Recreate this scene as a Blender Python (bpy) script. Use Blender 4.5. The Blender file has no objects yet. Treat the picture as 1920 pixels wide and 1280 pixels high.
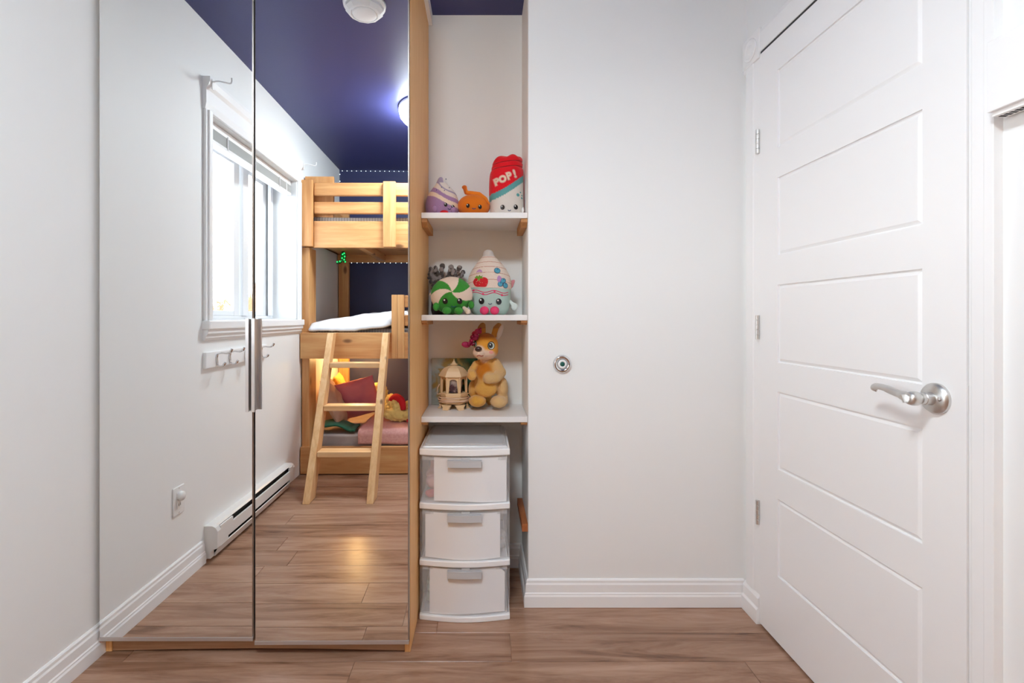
import bpy, bmesh, math, random
from mathutils import Vector, Matrix, noise
from mathutils.bvhtree import BVHTree
from mathutils.geometry import tessellate_polygon

C = bpy.context.scene.collection
R = math.radians
SC = bpy.context.scene

# ------------------------------------------------------------------ camera, sky, exposure
cam = bpy.data.objects.new('camera', bpy.data.cameras.new('camera'))
C.objects.link(cam)
cam.location = (0, 0, 1.09)
cam.rotation_euler = (R(90), 0, 0)
cam.data.sensor_width = 36.0
cam.data.lens = 36.0 * 930 / 1920
cam.data.shift_x = 55 / 1920
cam.data.shift_y = -45 / 1920
cam.data.clip_start = 0.02
SC.camera = cam

SC.view_settings.view_transform = 'Standard'
SC.view_settings.look = 'None'
SC.view_settings.gamma = 1.0
SC.view_settings.use_curve_mapping = False
SC.view_settings.exposure = 0.84
SC.cycles.diffuse_bounces = 8
SC.cycles.max_bounces = 16
SC.cycles.glossy_bounces = 6
SC.cycles.sample_clamp_indirect = 6.0

LAMP = 46.0        # emission of the ceiling lamp's diffuser
SKY = 1.0

world = bpy.data.worlds.new('sky'); SC.world = world
world.use_nodes = True
nt = world.node_tree; nt.nodes.clear()
tc = nt.nodes.new('ShaderNodeTexCoord')
sx = nt.nodes.new('ShaderNodeSeparateXYZ')
cr = nt.nodes.new('ShaderNodeValToRGB')
bgn = nt.nodes.new('ShaderNodeBackground')
wo = nt.nodes.new('ShaderNodeOutputWorld')
nt.links.new(tc.outputs['Generated'], sx.inputs[0])
nt.links.new(sx.outputs['Z'], cr.inputs[0])
nt.links.new(cr.outputs[0], bgn.inputs[0])
nt.links.new(bgn.outputs[0], wo.inputs[0])
els = cr.color_ramp.elements
els[0].position = 0.0; els[0].color = (9.0, 9.5, 9.8, 1)
els[1].position = 1.0; els[1].color = (1.5, 1.9, 2.5, 1)
e = els.new(0.12); e.color = (7.0, 7.4, 7.6, 1)
e = els.new(0.25); e.color = (3.8, 4.2, 4.5, 1)
e = els.new(0.40); e.color = (2.2, 2.6, 3.1, 1)
bgn.inputs[1].default_value = SKY

# sampling portal in the window opening (gives no light of its own)
pl = bpy.data.lights.new('window_portal', 'AREA')
pl.shape = 'RECTANGLE'; pl.size = 0.95; pl.size_y = 1.14
pl.cycles.is_portal = True
po = bpy.data.objects.new('window_portal', pl); C.objects.link(po)
po.location = (-1.475, 0.345, 1.55)
po.rotation_euler = (0, R(-90), 0)

# ------------------------------------------------------------------ materials
def mat(name, col, rough=0.5, metal=0.0, spec=0.5, **kw):
    m = bpy.data.materials.new(name); m.use_nodes = True
    b = m.node_tree.nodes['Principled BSDF']
    b.inputs['Base Color'].default_value = (*col, 1)
    b.inputs['Roughness'].default_value = rough
    b.inputs['Metallic'].default_value = metal
    b.inputs['Specular IOR Level'].default_value = spec
    for k, v in kw.items():
        b.inputs[k].default_value = v
    return m

def N(m, t, **kw):
    n = m.node_tree.nodes.new(t)
    for k, v in kw.items():
        if hasattr(n, k): setattr(n, k, v)
        else: n.inputs[k].default_value = v
    return n

def L(m, a, b): m.node_tree.links.new(a, b)
def bsdf(m): return m.node_tree.nodes['Principled BSDF']

def ramp(m, stops, src):
    r = N(m, 'ShaderNodeValToRGB')
    el = r.color_ramp.elements
    el[0].position, el[0].color = stops[0][0], (*stops[0][1], 1)
    el[1].position, el[1].color = stops[-1][0], (*stops[-1][1], 1)
    for p, c in stops[1:-1]:
        q = el.new(p); q.color = (*c, 1)
    L(m, src, r.inputs[0])
    return r

def bump(m, scale, strength, dist=0.002, coord='Object'):
    tc = N(m, 'ShaderNodeTexCoord')
    n = N(m, 'ShaderNodeTexNoise'); n.inputs['Scale'].default_value = scale; n.inputs['Detail'].default_value = 4
    L(m, tc.outputs[coord], n.inputs['Vector'])
    b = N(m, 'ShaderNodeBump'); b.inputs['Strength'].default_value = strength; b.inputs['Distance'].default_value = dist
    L(m, n.outputs[0], b.inputs['Height'])
    L(m, b.outputs[0], bsdf(m).inputs['Normal'])
    return m

def wood(name, stops, axis, rough=0.45, scale=9.0, stretch=14.0, knots=None, rnd=0.0, spec=0.4, bumps=0.1):
    """streaky grain running along one axis (0,1,2); knots: (scale, size, colour)."""
    m = mat(name, stops[0][1], rough, spec=spec)
    tc = N(m, 'ShaderNodeTexCoord')
    oi = N(m, 'ShaderNodeObjectInfo')
    add = N(m, 'ShaderNodeVectorMath', operation='MULTIPLY_ADD')
    add.inputs[1].default_value = (1, 1, 1)
    cmb = N(m, 'ShaderNodeCombineXYZ')
    mul = N(m, 'ShaderNodeMath', operation='MULTIPLY'); mul.inputs[1].default_value = 37.0
    L(m, oi.outputs['Random'], mul.inputs[0])
    for i in range(3): L(m, mul.outputs[0], cmb.inputs[i])
    L(m, tc.outputs['Object'], add.inputs[0]); L(m, cmb.outputs[0], add.inputs[2])
    mp = N(m, 'ShaderNodeMapping')
    s = [stretch] * 3; s[axis] = 1.0
    mp.inputs['Scale'].default_value = s
    L(m, add.outputs[0], mp.inputs[0])
    n = N(m, 'ShaderNodeTexNoise'); n.inputs['Scale'].default_value = scale / 4; n.inputs['Detail'].default_value = 6
    n.inputs['Roughness'].default_value = 0.66 if rnd == .13 else 0.6; n.inputs['Distortion'].default_value = 0.6
    L(m, mp.outputs[0], n.inputs['Vector'])
    src = n.outputs[0]
    if rnd:
        ma = N(m, 'ShaderNodeMath', operation='MULTIPLY_ADD')
        ma.inputs[1].default_value = rnd; ma.inputs[2].default_value = -rnd / 2
        L(m, oi.outputs['Random'], ma.inputs[0])
        ad = N(m, 'ShaderNodeMath', operation='ADD')
        L(m, src, ad.inputs[0]); L(m, ma.outputs[0], ad.inputs[1]); src = ad.outputs[0]
    r = ramp(m, stops, src)
    out = r.outputs[0]
    if knots:
        ks, kr, kc = knots
        mp2 = N(m, 'ShaderNodeMapping'); s2 = [ks] * 3; s2[axis] = ks * 0.45
        mp2.inputs['Scale'].default_value = s2
        L(m, add.outputs[0], mp2.inputs[0])
        v = N(m, 'ShaderNodeTexVoronoi'); v.inputs['Scale'].default_value = 1.0
        L(m, mp2.outputs[0], v.inputs['Vector'])
        kn = ramp(m, [(0.0, (1, 1, 1)), (kr * .55, (.8, .8, .8)), (kr, (0, 0, 0))], v.outputs['Distance'])
        mx = N(m, 'ShaderNodeMix', data_type='RGBA')
        L(m, kn.outputs[0], mx.inputs[0]); L(m, out, mx.inputs[6])
        mx.inputs[7].default_value = (*kc, 1)
        out = mx.outputs[2]
    L(m, out, bsdf(m).inputs['Base Color'])
    if bumps:
        b = N(m, 'ShaderNodeBump'); b.inputs['Strength'].default_value = bumps; b.inputs['Distance'].default_value = 0.001
        L(m, n.outputs[0], b.inputs['Height']); L(m, b.outputs[0], bsdf(m).inputs['Normal'])
    return m

def vcol(name, rough=0.9, bscale=220, bstr=0.5, sheen=0.2):
    m = mat(name, (1, 1, 1), rough, spec=0.15)
    a = N(m, 'ShaderNodeAttribute', attribute_name='Col')
    L(m, a.outputs['Color'], bsdf(m).inputs['Base Color'])
    bsdf(m).inputs['Sheen Weight'].default_value = sheen
    bump(m, bscale, bstr, 0.003)
    return m

M = {}
M['wall'] = bump(mat('wall_paint', (0.868, 0.876, 0.87), 0.6, spec=0.3), 180, 0.06, 0.001)
M['white'] = bump(mat('white_gloss_paint', (0.90, 0.90, 0.90), 0.35, spec=0.4), 60, 0.03, 0.001)
M['navy'] = bump(mat('navy_paint', (0.052, 0.056, 0.180), 0.43, spec=0.32), 90, 0.25, 0.001)
M['navy_wall'] = bump(mat('navy_wall_paint', (0.045, 0.052, 0.135), 0.5, spec=0.4), 90, 0.2, 0.001)
M['heater'] = mat('heater_enamel', (0.80, 0.79, 0.77), 0.35)
M['dark'] = mat('dark_gap', (0.03, 0.03, 0.032), 0.7)
M['plank'] = wood('laminate_plank', [(0.22, (0.10, 0.042, 0.022)), (0.36, (0.26, 0.135, 0.080)), (0.54, (0.40, 0.232, 0.152)), (0.80, (0.55, 0.36, 0.26))],
                  0, rough=0.27, scale=8, stretch=9, rnd=0.13, spec=0.55, bumps=0.05)
M['subfloor'] = mat('joint_edge', (0.36, 0.20, 0.12), 0.6)
M['mirror'] = mat('mirror_glass', (0.90, 0.905, 0.90), 0.0, 1.0)
M['alu'] = mat('brushed_aluminium', (0.78, 0.78, 0.79), 0.28, 1.0)
M['edge'] = mat('door_edge_metal', (0.42, 0.38, 0.35), 0.35, 0.9)
M['strip'] = mat('strip_metal', (0.60, 0.555, 0.53), 0.4, 0.7)
M['nickel'] = mat('satin_nickel', (0.70, 0.69, 0.67), 0.38, 1.0)
M['chrome'] = mat('chrome', (0.75, 0.75, 0.76), 0.12, 1.0)
M['beech'] = wood('beech_veneer', [(0.3, (0.80, 0.42, 0.155)), (0.5, (0.88, 0.50, 0.20)), (0.7, (0.92, 0.57, 0.26))], 2, 0.5, 22, 20)
M['beech_x'] = wood('beech_plinth', [(0.3, (0.40, 0.225, 0.125)), (0.5, (0.46, 0.275, 0.16)), (0.7, (0.52, 0.32, 0.20))], 0, 0.5, 22, 20)
PST = [(0.25, (0.50, 0.215, 0.07)), (0.5, (0.63, 0.315, 0.12)), (0.75, (0.72, 0.42, 0.18))]
KN = (7.0, 0.14, (0.16, 0.065, 0.025))
for i, a in enumerate('xyz'):
    M['pine_' + a] = wood('pine_' + a, PST, i, 0.42, 9, 12, knots=KN, rnd=0.12)
LST = [(0.25, (0.66, 0.36, 0.15)), (0.5, (0.80, 0.49, 0.235)), (0.75, (0.86, 0.58, 0.32))]
M['ladder_z'] = wood('ladder_pine_z', LST, 2, 0.42, 10, 14, knots=(7, .09, (.2, .09, .04)), rnd=0.1)
M['ladder_x'] = wood('ladder_pine_x', LST, 0, 0.42, 10, 14, knots=(7, .12, (.2, .09, .04)), rnd=0.1)
M['cleat'] = wood('cleat_wood', [(0.3, (0.40, 0.17, 0.055)), (0.7, (0.62, 0.32, 0.12))], 1, 0.6, 14, 10)
M['cleat_red'] = wood('cleat_red_wood', [(0.3, (0.36, 0.10, 0.03)), (0.7, (0.52, 0.19, 0.07))], 1, 0.6, 14, 10)
M['melamine'] = mat('white_melamine', (0.84, 0.83, 0.82), 0.35)
M['plastic'] = mat('white_plastic', (0.90, 0.90, 0.90), 0.35)
M['plate'] = mat('switch_plate', (0.85, 0.85, 0.84), 0.3)
M['grey_plastic'] = mat('grey_plastic', (0.52, 0.52, 0.53), 0.4)
M['vinyl'] = mat('window_vinyl', (0.74, 0.745, 0.75), 0.4)
M['paper'] = mat('white_liner', (0.92, 0.925, 0.93), 0.7)
M['plush'] = vcol('plush_fabric')
M['fleece'] = vcol('fleece_fabric', 0.95, 330, 1.0, 0.35)
M['fluff'] = vcol('fluffy_fur', 0.95, 140, 1.0, 0.4)
M['black'] = mat('black_bead', (0.012, 0.01, 0.012), 0.2)
M['white_dot'] = mat('white_stitch', (0.85, 0.85, 0.85), 0.6)
M['pink'] = bump(mat('pink_felt', (0.80, 0.055, 0.165), 0.85), 300, 0.5)
M['redfelt'] = bump(mat('red_felt', (0.62, 0.012, 0.02), 0.85), 300, 0.4)
M['greenfelt'] = mat('green_felt', (0.16, 0.34, 0.03), 0.85)
M['bluefelt'] = mat('blue_felt', (0.09, 0.38, 0.52), 0.85)
M['bluedark'] = mat('dark_blue_stitch', (0.03, 0.06, 0.16), 0.85)
M['lilac'] = mat('lilac_felt', (0.50, 0.27, 0.52), 0.85)
M['teal'] = mat('teal_felt', (0.10, 0.36, 0.37), 0.85)
M['peach'] = mat('peach_felt', (0.78, 0.60, 0.45), 0.85)
M['cream_plastic'] = mat('cream_plastic', (0.76, 0.54, 0.31), 0.45)
M['cord'] = mat('cream_cord', (0.72, 0.52, 0.37), 0.5)
M['glass'] = mat('clear_glass', (1, 1, 1), 0.0, spec=0.5, Alpha=0.08)
M['led'] = mat('led_white', (1, 1, 1), 0.4); bsdf(M['led']).inputs['Emission Color'].default_value = (0.85, 0.92, 1, 1); bsdf(M['led']).inputs['Emission Strength'].default_value = 1.2
M['ledg'] = mat('led_green', (.02, .5, .1), 0.4); bsdf(M['ledg']).inputs['Emission Color'].default_value = (0.03, 0.9, 0.2, 1); bsdf(M['ledg']).inputs['Emission Strength'].default_value = 1.0
M['wire'] = mat('thin_wire', (0.16, 0.2, 0.24), 0.5)
M['greenplastic'] = mat('green_clear_plastic', (0.02, 0.22, 0.06), 0.3)
M['diff'] = mat('lamp_diffuser', (0.95, 0.95, 0.93), 0.4)
bsdf(M['diff']).inputs['Emission Color'].default_value = (0.88, 0.985, 1.03, 1)
bsdf(M['diff']).inputs['Emission Strength'].default_value = LAMP
M['snow'] = mat('snow', (0.85, 0.86, 0.88), 0.8)
M['bark'] = mat('bare_bark', (0.55, 0.26, 0.10), 0.9)
M['siding'] = mat('orange_siding', (0.62, 0.30, 0.13), 0.8)

def fabric(name, c1, c2=None, scale=40, stripes=None, rough=0.9):
    m = mat(name, c1, rough, spec=0.15, **{'Sheen Weight': 0.15})
    if stripes:
        tc = N(m, 'ShaderNodeTexCoord')
        w = N(m, 'ShaderNodeTexWave', bands_direction=stripes[0]); w.inputs['Scale'].default_value = stripes[1]
        w.inputs['Distortion'].default_value = 1.2
        L(m, tc.outputs['Object'], w.inputs['Vector'])
        r = ramp(m, [(0.35, c1), (0.65, c2)], w.outputs[0]); L(m, r.outputs[0], bsdf(m).inputs['Base Color'])
    elif c2:
        tc = N(m, 'ShaderNodeTexCoord')
        n = N(m, 'ShaderNodeTexNoise'); n.inputs['Scale'].default_value = scale
        L(m, tc.outputs['Object'], n.inputs['Vector'])
        r = ramp(m, [(0.4, c1), (0.6, c2)], n.outputs[0]); L(m, r.outputs[0], bsdf(m).inputs['Base Color'])
    bump(m, 120, 0.3, 0.002)
    return m
M['duvet'] = fabric('white_cotton', (0.74, 0.73, 0.74))
M['ticking'] = fabric('striped_ticking', (0.46, 0.43, 0.42), (0.33, 0.31, 0.30), stripes=('X', 16))
M['greysheet'] = fabric('grey_sheet', (0.42, 0.36, 0.34), (0.32, 0.27, 0.26), 6)
M['mauve'] = fabric('mauve_cotton', (0.66, 0.20, 0.22), (0.56, 0.16, 0.215), 5)
M['tan'] = fabric('tan_cotton', (0.60, 0.38, 0.26), (0.52, 0.32, 0.23), 8)
M['yellow'] = fabric('yellow_cotton', (0.72, 0.42, 0.07))
M['greencloth'] = fabric('green_cloth', (0.02, 0.11, 0.065), (0.03, 0.14, 0.085), 9)
M['pinkblanket'] = fabric('pink_fleece', (0.72, 0.40, 0.36), (0.66, 0.34, 0.31), 60)
M['pinkcloth'] = fabric('pink_cloth', (0.68, 0.36, 0.35))
M['redcloth'] = fabric('red_cloth', (0.55, 0.03, 0.05))
M['greycloth'] = fabric('grey_cloth', (0.45, 0.46, 0.47))
M['mintcloth'] = fabric('mint_cloth', (0.40, 0.55, 0.48))
M['clearplastic'] = mat('frosted_plastic', (0.88, 0.88, 0.89), 0.5, spec=0.3, Alpha=0.22)
M['lidplastic'] = mat('frosted_lid', (0.66, 0.665, 0.68), 0.22, spec=0.6)

# ------------------------------------------------------------------ builders
def box(bm, x0, x1, y0, y1, z0, z1):
    v = [bm.verts.new((x, y, z)) for x in (x0, x1) for y in (y0, y1) for z in (z0, z1)]
    for f in ((0, 1, 3, 2), (4, 6, 7, 5), (0, 4, 5, 1), (2, 3, 7, 6), (0, 2, 6, 4), (1, 5, 7, 3)):
        bm.faces.new([v[i] for i in f])

def hexa(bm, bot, top):
    """eight-corner solid from two loops of four points."""
    a = [bm.verts.new(p) for p in bot]; b = [bm.verts.new(p) for p in top]
    bm.faces.new(a[::-1]); bm.faces.new(b)
    n = len(a)
    for i in range(n):
        bm.faces.new((a[i], a[(i + 1) % n], b[(i + 1) % n], b[i]))

def prism(bm, pts, fn0, fn1):
    """extrude a 2D outline between two placements."""
    hexa(bm, [fn0(*p) for p in pts], [fn1(*p) for p in pts])

def lathe(bm, prof, origin=(0, 0, 0), axis='Z', n=32, cap=True):
    rings = []
    for r, h in prof:
        ring = []
        for i in range(n):
            a = 2 * math.pi * i / n
            c, s = r * math.cos(a), r * math.sin(a)
            p = {'Z': (c, s, h), 'Y': (c, h, s), 'X': (h, c, s)}[axis]
            ring.append(bm.verts.new(Vector(origin) + Vector(p)))
        rings.append(ring)
    for a, b in zip(rings, rings[1:]):
        for i in range(n):
            bm.faces.new((a[i], a[(i + 1) % n], b[(i + 1) % n], b[i]))
    if cap:
        for ring in (rings[0], rings[-1]):
            try: bm.faces.new(ring)
            except ValueError: pass

def tube(bm, pts, rad, n=10):
    pts = [Vector(p) for p in pts]
    rads = rad if isinstance(rad, (list, tuple)) else [rad] * len(pts)
    rings = []; prev = None
    for i, p in enumerate(pts):
        t = (pts[min(i + 1, len(pts) - 1)] - pts[max(i - 1, 0)]).normalized()
        if prev is None:
            u = t.orthogonal().normalized()
        else:
            u = (prev - t * prev.dot(t)).normalized()
        prev = u; w = t.cross(u)
        rings.append([bm.verts.new(p + (u * math.cos(2 * math.pi * k / n) + w * math.sin(2 * math.pi * k / n)) * rads[i]) for k in range(n)])
    for a, b in zip(rings, rings[1:]):
        for k in range(n):
            bm.faces.new((a[k], a[(k + 1) % n], b[(k + 1) % n], b[k]))
    bm.faces.new(rings[0][::-1]); bm.faces.new(rings[-1])

def catmull(pts, k=6):
    P = [Vector(p) for p in pts]; out = []
    for i in range(len(P) - 1):
        a, b, c, d = P[max(i - 1, 0)], P[i], P[i + 1], P[min(i + 2, len(P) - 1)]
        for j in range(k):
            t = j / k
            out.append(0.5 * (2 * b + (c - a) * t + (2 * a - 5 * b + 4 * c - d) * t * t + (3 * b - a - 3 * c + d) * t ** 3))
    out.append(P[-1]); return out

def ball(bm, c, r, sub=2):
    rr = r if isinstance(r, (tuple, list)) else (r, r, r)
    bmesh.ops.create_icosphere(bm, subdivisions=sub, radius=1, matrix=Matrix.Translation(c) @ Matrix.Diagonal((*rr, 1)))

def obj(name, bm, m, parent=None, smooth=False, bevel=0.0, seg=2, kind=None):
    me = bpy.data.meshes.new(name)
    if isinstance(bm, bpy.types.Mesh): me = bm
    else:
        bmesh.ops.recalc_face_normals(bm, faces=bm.faces)
        bm.to_mesh(me); bm.free()
    o = bpy.data.objects.new(name, me); C.objects.link(o)
    if m is not None: me.materials.append(m)
    if smooth:
        for p in me.polygons: p.use_smooth = True
    if bevel:
        b = o.modifiers.new('bevel', 'BEVEL'); b.width = bevel; b.segments = seg; b.limit_method = 'ANGLE'; b.angle_limit = R(35)
    if parent is not None:
        o.parent = parent
        o.matrix_parent_inverse = parent.matrix_basis.inverted()
    if kind: o['kind'] = kind
    return o

def B(name, x0, x1, y0, y1, z0, z1, m, parent=None, bevel=0.0, kind=None, seg=2):
    bm = bmesh.new(); box(bm, x0, x1, y0, y1, z0, z1)
    return obj(name, bm, m, parent, bevel=bevel, kind=kind, seg=seg)

def tag(o, label, cat, group=None, kind=None):
    o['label'] = label; o['category'] = cat
    if group: o['group'] = group
    if kind: o['kind'] = kind
    return o

def thing(name, label, cat, loc=(0, 0, 0), group=None, kind=None):
    o = bpy.data.objects.new(name, None); C.objects.link(o)
    o.location = loc; o.empty_display_size = 0.05
    return tag(o, label, cat, group, kind)

def struct(o, label, cat): return tag(o, label, cat, kind='structure')

def blob(prims, voxel, col=None, smooth=4, disp=0.0, dscale=60):
    """one continuous surface around ellipsoids / tapered limbs, with a colour per point."""
    bm = bmesh.new()
    for p in prims:
        if p[0] == 'e':
            rot = p[3] if len(p) > 3 else (0, 0, 0)
            mtx = Matrix.Translation(p[1]) @ Matrix.Rotation(rot[2], 4, 'Z') @ Matrix.Rotation(rot[1], 4, 'Y') @ Matrix.Rotation(rot[0], 4, 'X') @ Matrix.Diagonal((*p[2], 1))
            bmesh.ops.create_icosphere(bm, subdivisions=3, radius=1, matrix=mtx)
        elif p[0] == 'c':
            pts, rads = p[1], p[2]
            for (a, b, ra, rb) in zip(pts, pts[1:], rads, rads[1:]):
                k = 9
                for i in range(k + 1):
                    t = i / k
                    ball(bm, Vector(a).lerp(Vector(b), t), ra + (rb - ra) * t, 2)
    me = bpy.data.meshes.new('blob'); bm.to_mesh(me); bm.free()
    o = bpy.data.objects.new('blob', me); C.objects.link(o)
    r = o.modifiers.new('r', 'REMESH'); r.mode = 'VOXEL'; r.voxel_size = voxel
    s = o.modifiers.new('s', 'SMOOTH'); s.iterations = smooth; s.factor = 0.5
    dg = bpy.context.evaluated_depsgraph_get()
    out = bpy.data.meshes.new_from_object(o.evaluated_get(dg))
    bpy.data.objects.remove(o); bpy.data.meshes.remove(me)
    if disp:
        for v in out.vertices:
            v.co += v.normal * disp * noise.noise(v.co * dscale)
    paint(out, col)
    for p in out.polygons: p.use_smooth = True
    return out

def paint(me, col):
    if col is None: return
    at = me.color_attributes.new('Col', 'FLOAT_COLOR', 'POINT')
    for i, v in enumerate(me.vertices):
        at.data[i].color = (*col(v.co), 1)

def lathe_mesh(prof, origin, n=96, col=None, warp=None):
    bm = bmesh.new(); lathe(bm, prof, (0, 0, 0), 'Z', n)
    bmesh.ops.recalc_face_normals(bm, faces=bm.faces)
    for v in bm.verts:
        if warp: v.co = warp(v.co)
        v.co += Vector(origin)
    me = bpy.data.meshes.new('lathe'); bm.to_mesh(me); bm.free()
    paint(me, col)
    for p in me.polygons: p.use_smooth = True
    return me

def bvh_of(me):
    return BVHTree.FromPolygons([v.co for v in me.vertices], [p.vertices for p in me.polygons])

def project(bvh, x, z, off, y0=0.5):
    h = bvh.ray_cast(Vector((x, y0, z)), Vector((0, 1, 0)))
    if h[0] is None:
        h = bvh.find_nearest(Vector((x, 1.9, z)))
    return Vector((x, h[0].y, z)) + h[1] * 0 + Vector((0, -off, 0))

def patch(name, pts, bvh, m, parent, off=0.0015, step=0.006):
    """an embroidered patch: a 2D outline (x, z) laid on the surface seen from the front."""
    bm = bmesh.new()
    vs = [bm.verts.new((p[0], 0, p[1])) for p in pts]
    for t in tessellate_polygon([[Vector((p[0], p[1], 0)) for p in pts]]):
        try: bm.faces.new([vs[i] for i in t])
        except ValueError: pass
    for _ in range(3):
        es = [e for e in bm.edges if e.calc_length() > step]
        if not es: break
        bmesh.ops.subdivide_edges(bm, edges=es, cuts=1)
        bmesh.ops.triangulate(bm, faces=bm.faces)
    for v in bm.verts: v.co = project(bvh, v.co.x, v.co.z, off)
    ext = bmesh.ops.extrude_face_region(bm, geom=bm.faces[:])
    for v in ext['geom']:
        if isinstance(v, bmesh.types.BMVert): v.co.y += off * 2
    return obj(name, bm, m, parent, smooth=False)

def ribbon(name, pts, bvh, m, parent, rad=.0014, off=.0008):
    bm = bmesh.new(); tube(bm, [project(bvh, x, z, off) for x, z in pts], rad, 6)
    return obj(name, bm, m, parent, smooth=True)

def disc2(cx, cz, rx, rz=None, n=20, rot=0):
    rz = rz or rx; out = []
    for i in range(n):
        a = 2 * math.pi * i / n; x, z = rx * math.cos(a), rz * math.sin(a)
        out.append((cx + x * math.cos(rot) - z * math.sin(rot), cz + x * math.sin(rot) + z * math.cos(rot)))
    return out

def stripe2(pts, w):
    """outline of a ribbon of width w along a polyline (x, z)."""
    up, dn = [], []
    for i, p in enumerate(pts):
        a = Vector(pts[max(i - 1, 0)]); b = Vector(pts[min(i + 1, len(pts) - 1)])
        t = (b - a).normalized(); nrm = Vector((-t.y, t.x)) * w / 2
        up.append(tuple(Vector(p) + nrm)); dn.append(tuple(Vector(p) - nrm))
    return up + dn[::-1]

def at(u, v, Y):
    """point of the room at depth Y on the sight line of a picture position."""
    return Vector(((u - 905) / 930 * Y, Y, 1.09 - (v - 595) / 930 * Y))

def pillow(name, w, h, t, m, loc, rot, parent=None, wr=0.006, seed=0, n=26, pw=2.6):
    bm = bmesh.new(); top, bot = [], []
    for side, store in ((1, top), (-1, bot)):
        for i in range(n + 1):
            row = []
            for j in range(n + 1):
                a, b = -1 + 2 * i / n, -1 + 2 * j / n
                k = max(0, (1 - abs(a) ** pw)) * max(0, (1 - abs(b) ** pw))
                k = k ** 0.55
                pin = 1 - 0.07 * (1 - abs(b) ** 2) * (abs(a) ** 4)
                pin2 = 1 - 0.07 * (1 - abs(a) ** 2) * (abs(b) ** 4)
                x, y = a * w / 2 * pin, b * h / 2 * pin2
                z = side * t / 2 * k + wr * noise.noise(Vector((a * 2.3, b * 2.3, seed + side))) * k * 2 + wr * .6 * noise.noise(Vector((a * 6, b * 6, seed + side * 3)))
                row.append(bm.verts.new((x, y, z)))
            store.append(row)
    for st in (top, bot):
        for i in range(n):
            for j in range(n):
                bm.faces.new((st[i][j], st[i + 1][j], st[i + 1][j + 1], st[i][j + 1]))
    bmesh.ops.remove_doubles(bm, verts=bm.verts, dist=0.0008)
    o = obj(name, bm, m, parent, smooth=True)
    o.location = loc; o.rotation_euler = rot
    return o

def cloth(name, x0, x1, y0, y1, fn, m, nx=48, ny=36, th=0.015, parent=None):
    bm = bmesh.new(); g = []
    for i in range(nx + 1):
        row = []
        for j in range(ny + 1):
            x = x0 + (x1 - x0) * i / nx; y = y0 + (y1 - y0) * j / ny
            p = fn(x, y, i / nx, j / ny)
            row.append(bm.verts.new(p))
        g.append(row)
    for i in range(nx):
        for j in range(ny):
            bm.faces.new((g[i][j], g[i + 1][j], g[i + 1][j + 1], g[i][j + 1]))
    o = obj(name, bm, m, parent, smooth=True)
    s = o.modifiers.new('solid', 'SOLIDIFY'); s.thickness = th; s.offset = 1
    return o

# ================================================================== THE ROOM
XL, XR = -1.245, 1.0          # left and right wall faces
YB, YF = -1.285, 2.175        # wall behind the bed, wall at the back of the alcove
CEIL = 2.415
YM = 1.59                     # mirror face

# floor: laminate boards running across the room
fl = B('floor', -1.40, 1.35, YB - .12, YF + .12, -0.10, -0.0025, M['subfloor'])
struct(fl, 'brown laminate plank floor of the narrow bedroom', 'floor')
rng = random.Random(5)
PW, PL = 0.1443, 1.235
row = 0
y = 1.5716 + PW * 5
known = {1.5716 - PW: [0.83], 1.5716: [0.093], 1.5716 + PW: [-0.16]}
while y > YB - PW:
    y0, y1 = max(y, YB), min(y + PW, YF)
    off = None
    for ky, ks in known.items():
        if abs(ky - y) < 0.01: off = ks[0]
    if off is None: off = rng.uniform(-1.2, 0.0)
    x = off
    while x > -1.40: x -= PL
    while x < 1.15 and y1 > y0 + .01:
        a, b = max(x, XL), min(x + PL, 1.12)
        if b > a + 0.01:
            B('plank', a + .0007, b - .0007, y0 + .0008, y1 - .0008, -0.011, rng.uniform(-.0002, .0002), M['plank'], fl, bevel=0.0006, seg=1)
        x += PL
    y -= PW; row += 1

# ceiling
struct(B('ceiling', XL - .25, XR + .3, YB - .12, YF + .12, CEIL, CEIL + .1, M['navy']), 'dark navy painted ceiling with a soft sheen', 'ceiling')

# left wall with the window opening
WY0, WY1, WZ0, WZ1 = -0.225, 0.915, 1.075, 2.03
XO = -1.475
bm = bmesh.new()
box(bm, XO, XL, YB - .12, WY0, 0, CEIL)
box(bm, XO, XL, WY1, YF + .12, 0, CEIL)
box(bm, XO, XL, WY0, WY1, 0, WZ0)
box(bm, XO, XL, WY0, WY1, WZ1, CEIL)
struct(obj('wall_left', bm, M['wall']), 'pale grey painted wall on the window side of the room', 'wall')
struct(B('wall_front', XL, XR + .3, YF, YF + .12, 0, CEIL, M['wall']), 'pale grey wall at the back of the shelf alcove', 'wall')
struct(B('wall_partition', 0.172, XR + .1, 1.88, YF, 0, CEIL, M['wall'], bevel=0.004), 'white partition wall between the alcove and the door', 'wall')
struct(B('wall_back', XL, XR + .3, YB - .12, YB, 0, CEIL, M['navy_wall']), 'dark navy wall behind the bunk bed', 'wall')
bm = bmesh.new()
box(bm, XR, XR + .12, YB, 1.0, 0, CEIL)
box(bm, XR, XR + .12, 1.768, 1.88, 0, CEIL)
box(bm, XR, XR + .12, 1.0, 1.768, 2.03, CEIL)
struct(obj('wall_right', bm, M['wall']), 'white wall holding the panelled door', 'wall')
B('light_stop', XR + .1, XR + .12, 1.0, 1.77, 0, 2.03, M['white'], bpy.data.objects['wall_right']).name = 'light_stop_panel'  # unseen panel behind the door, keeps outside light from the doorway

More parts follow.
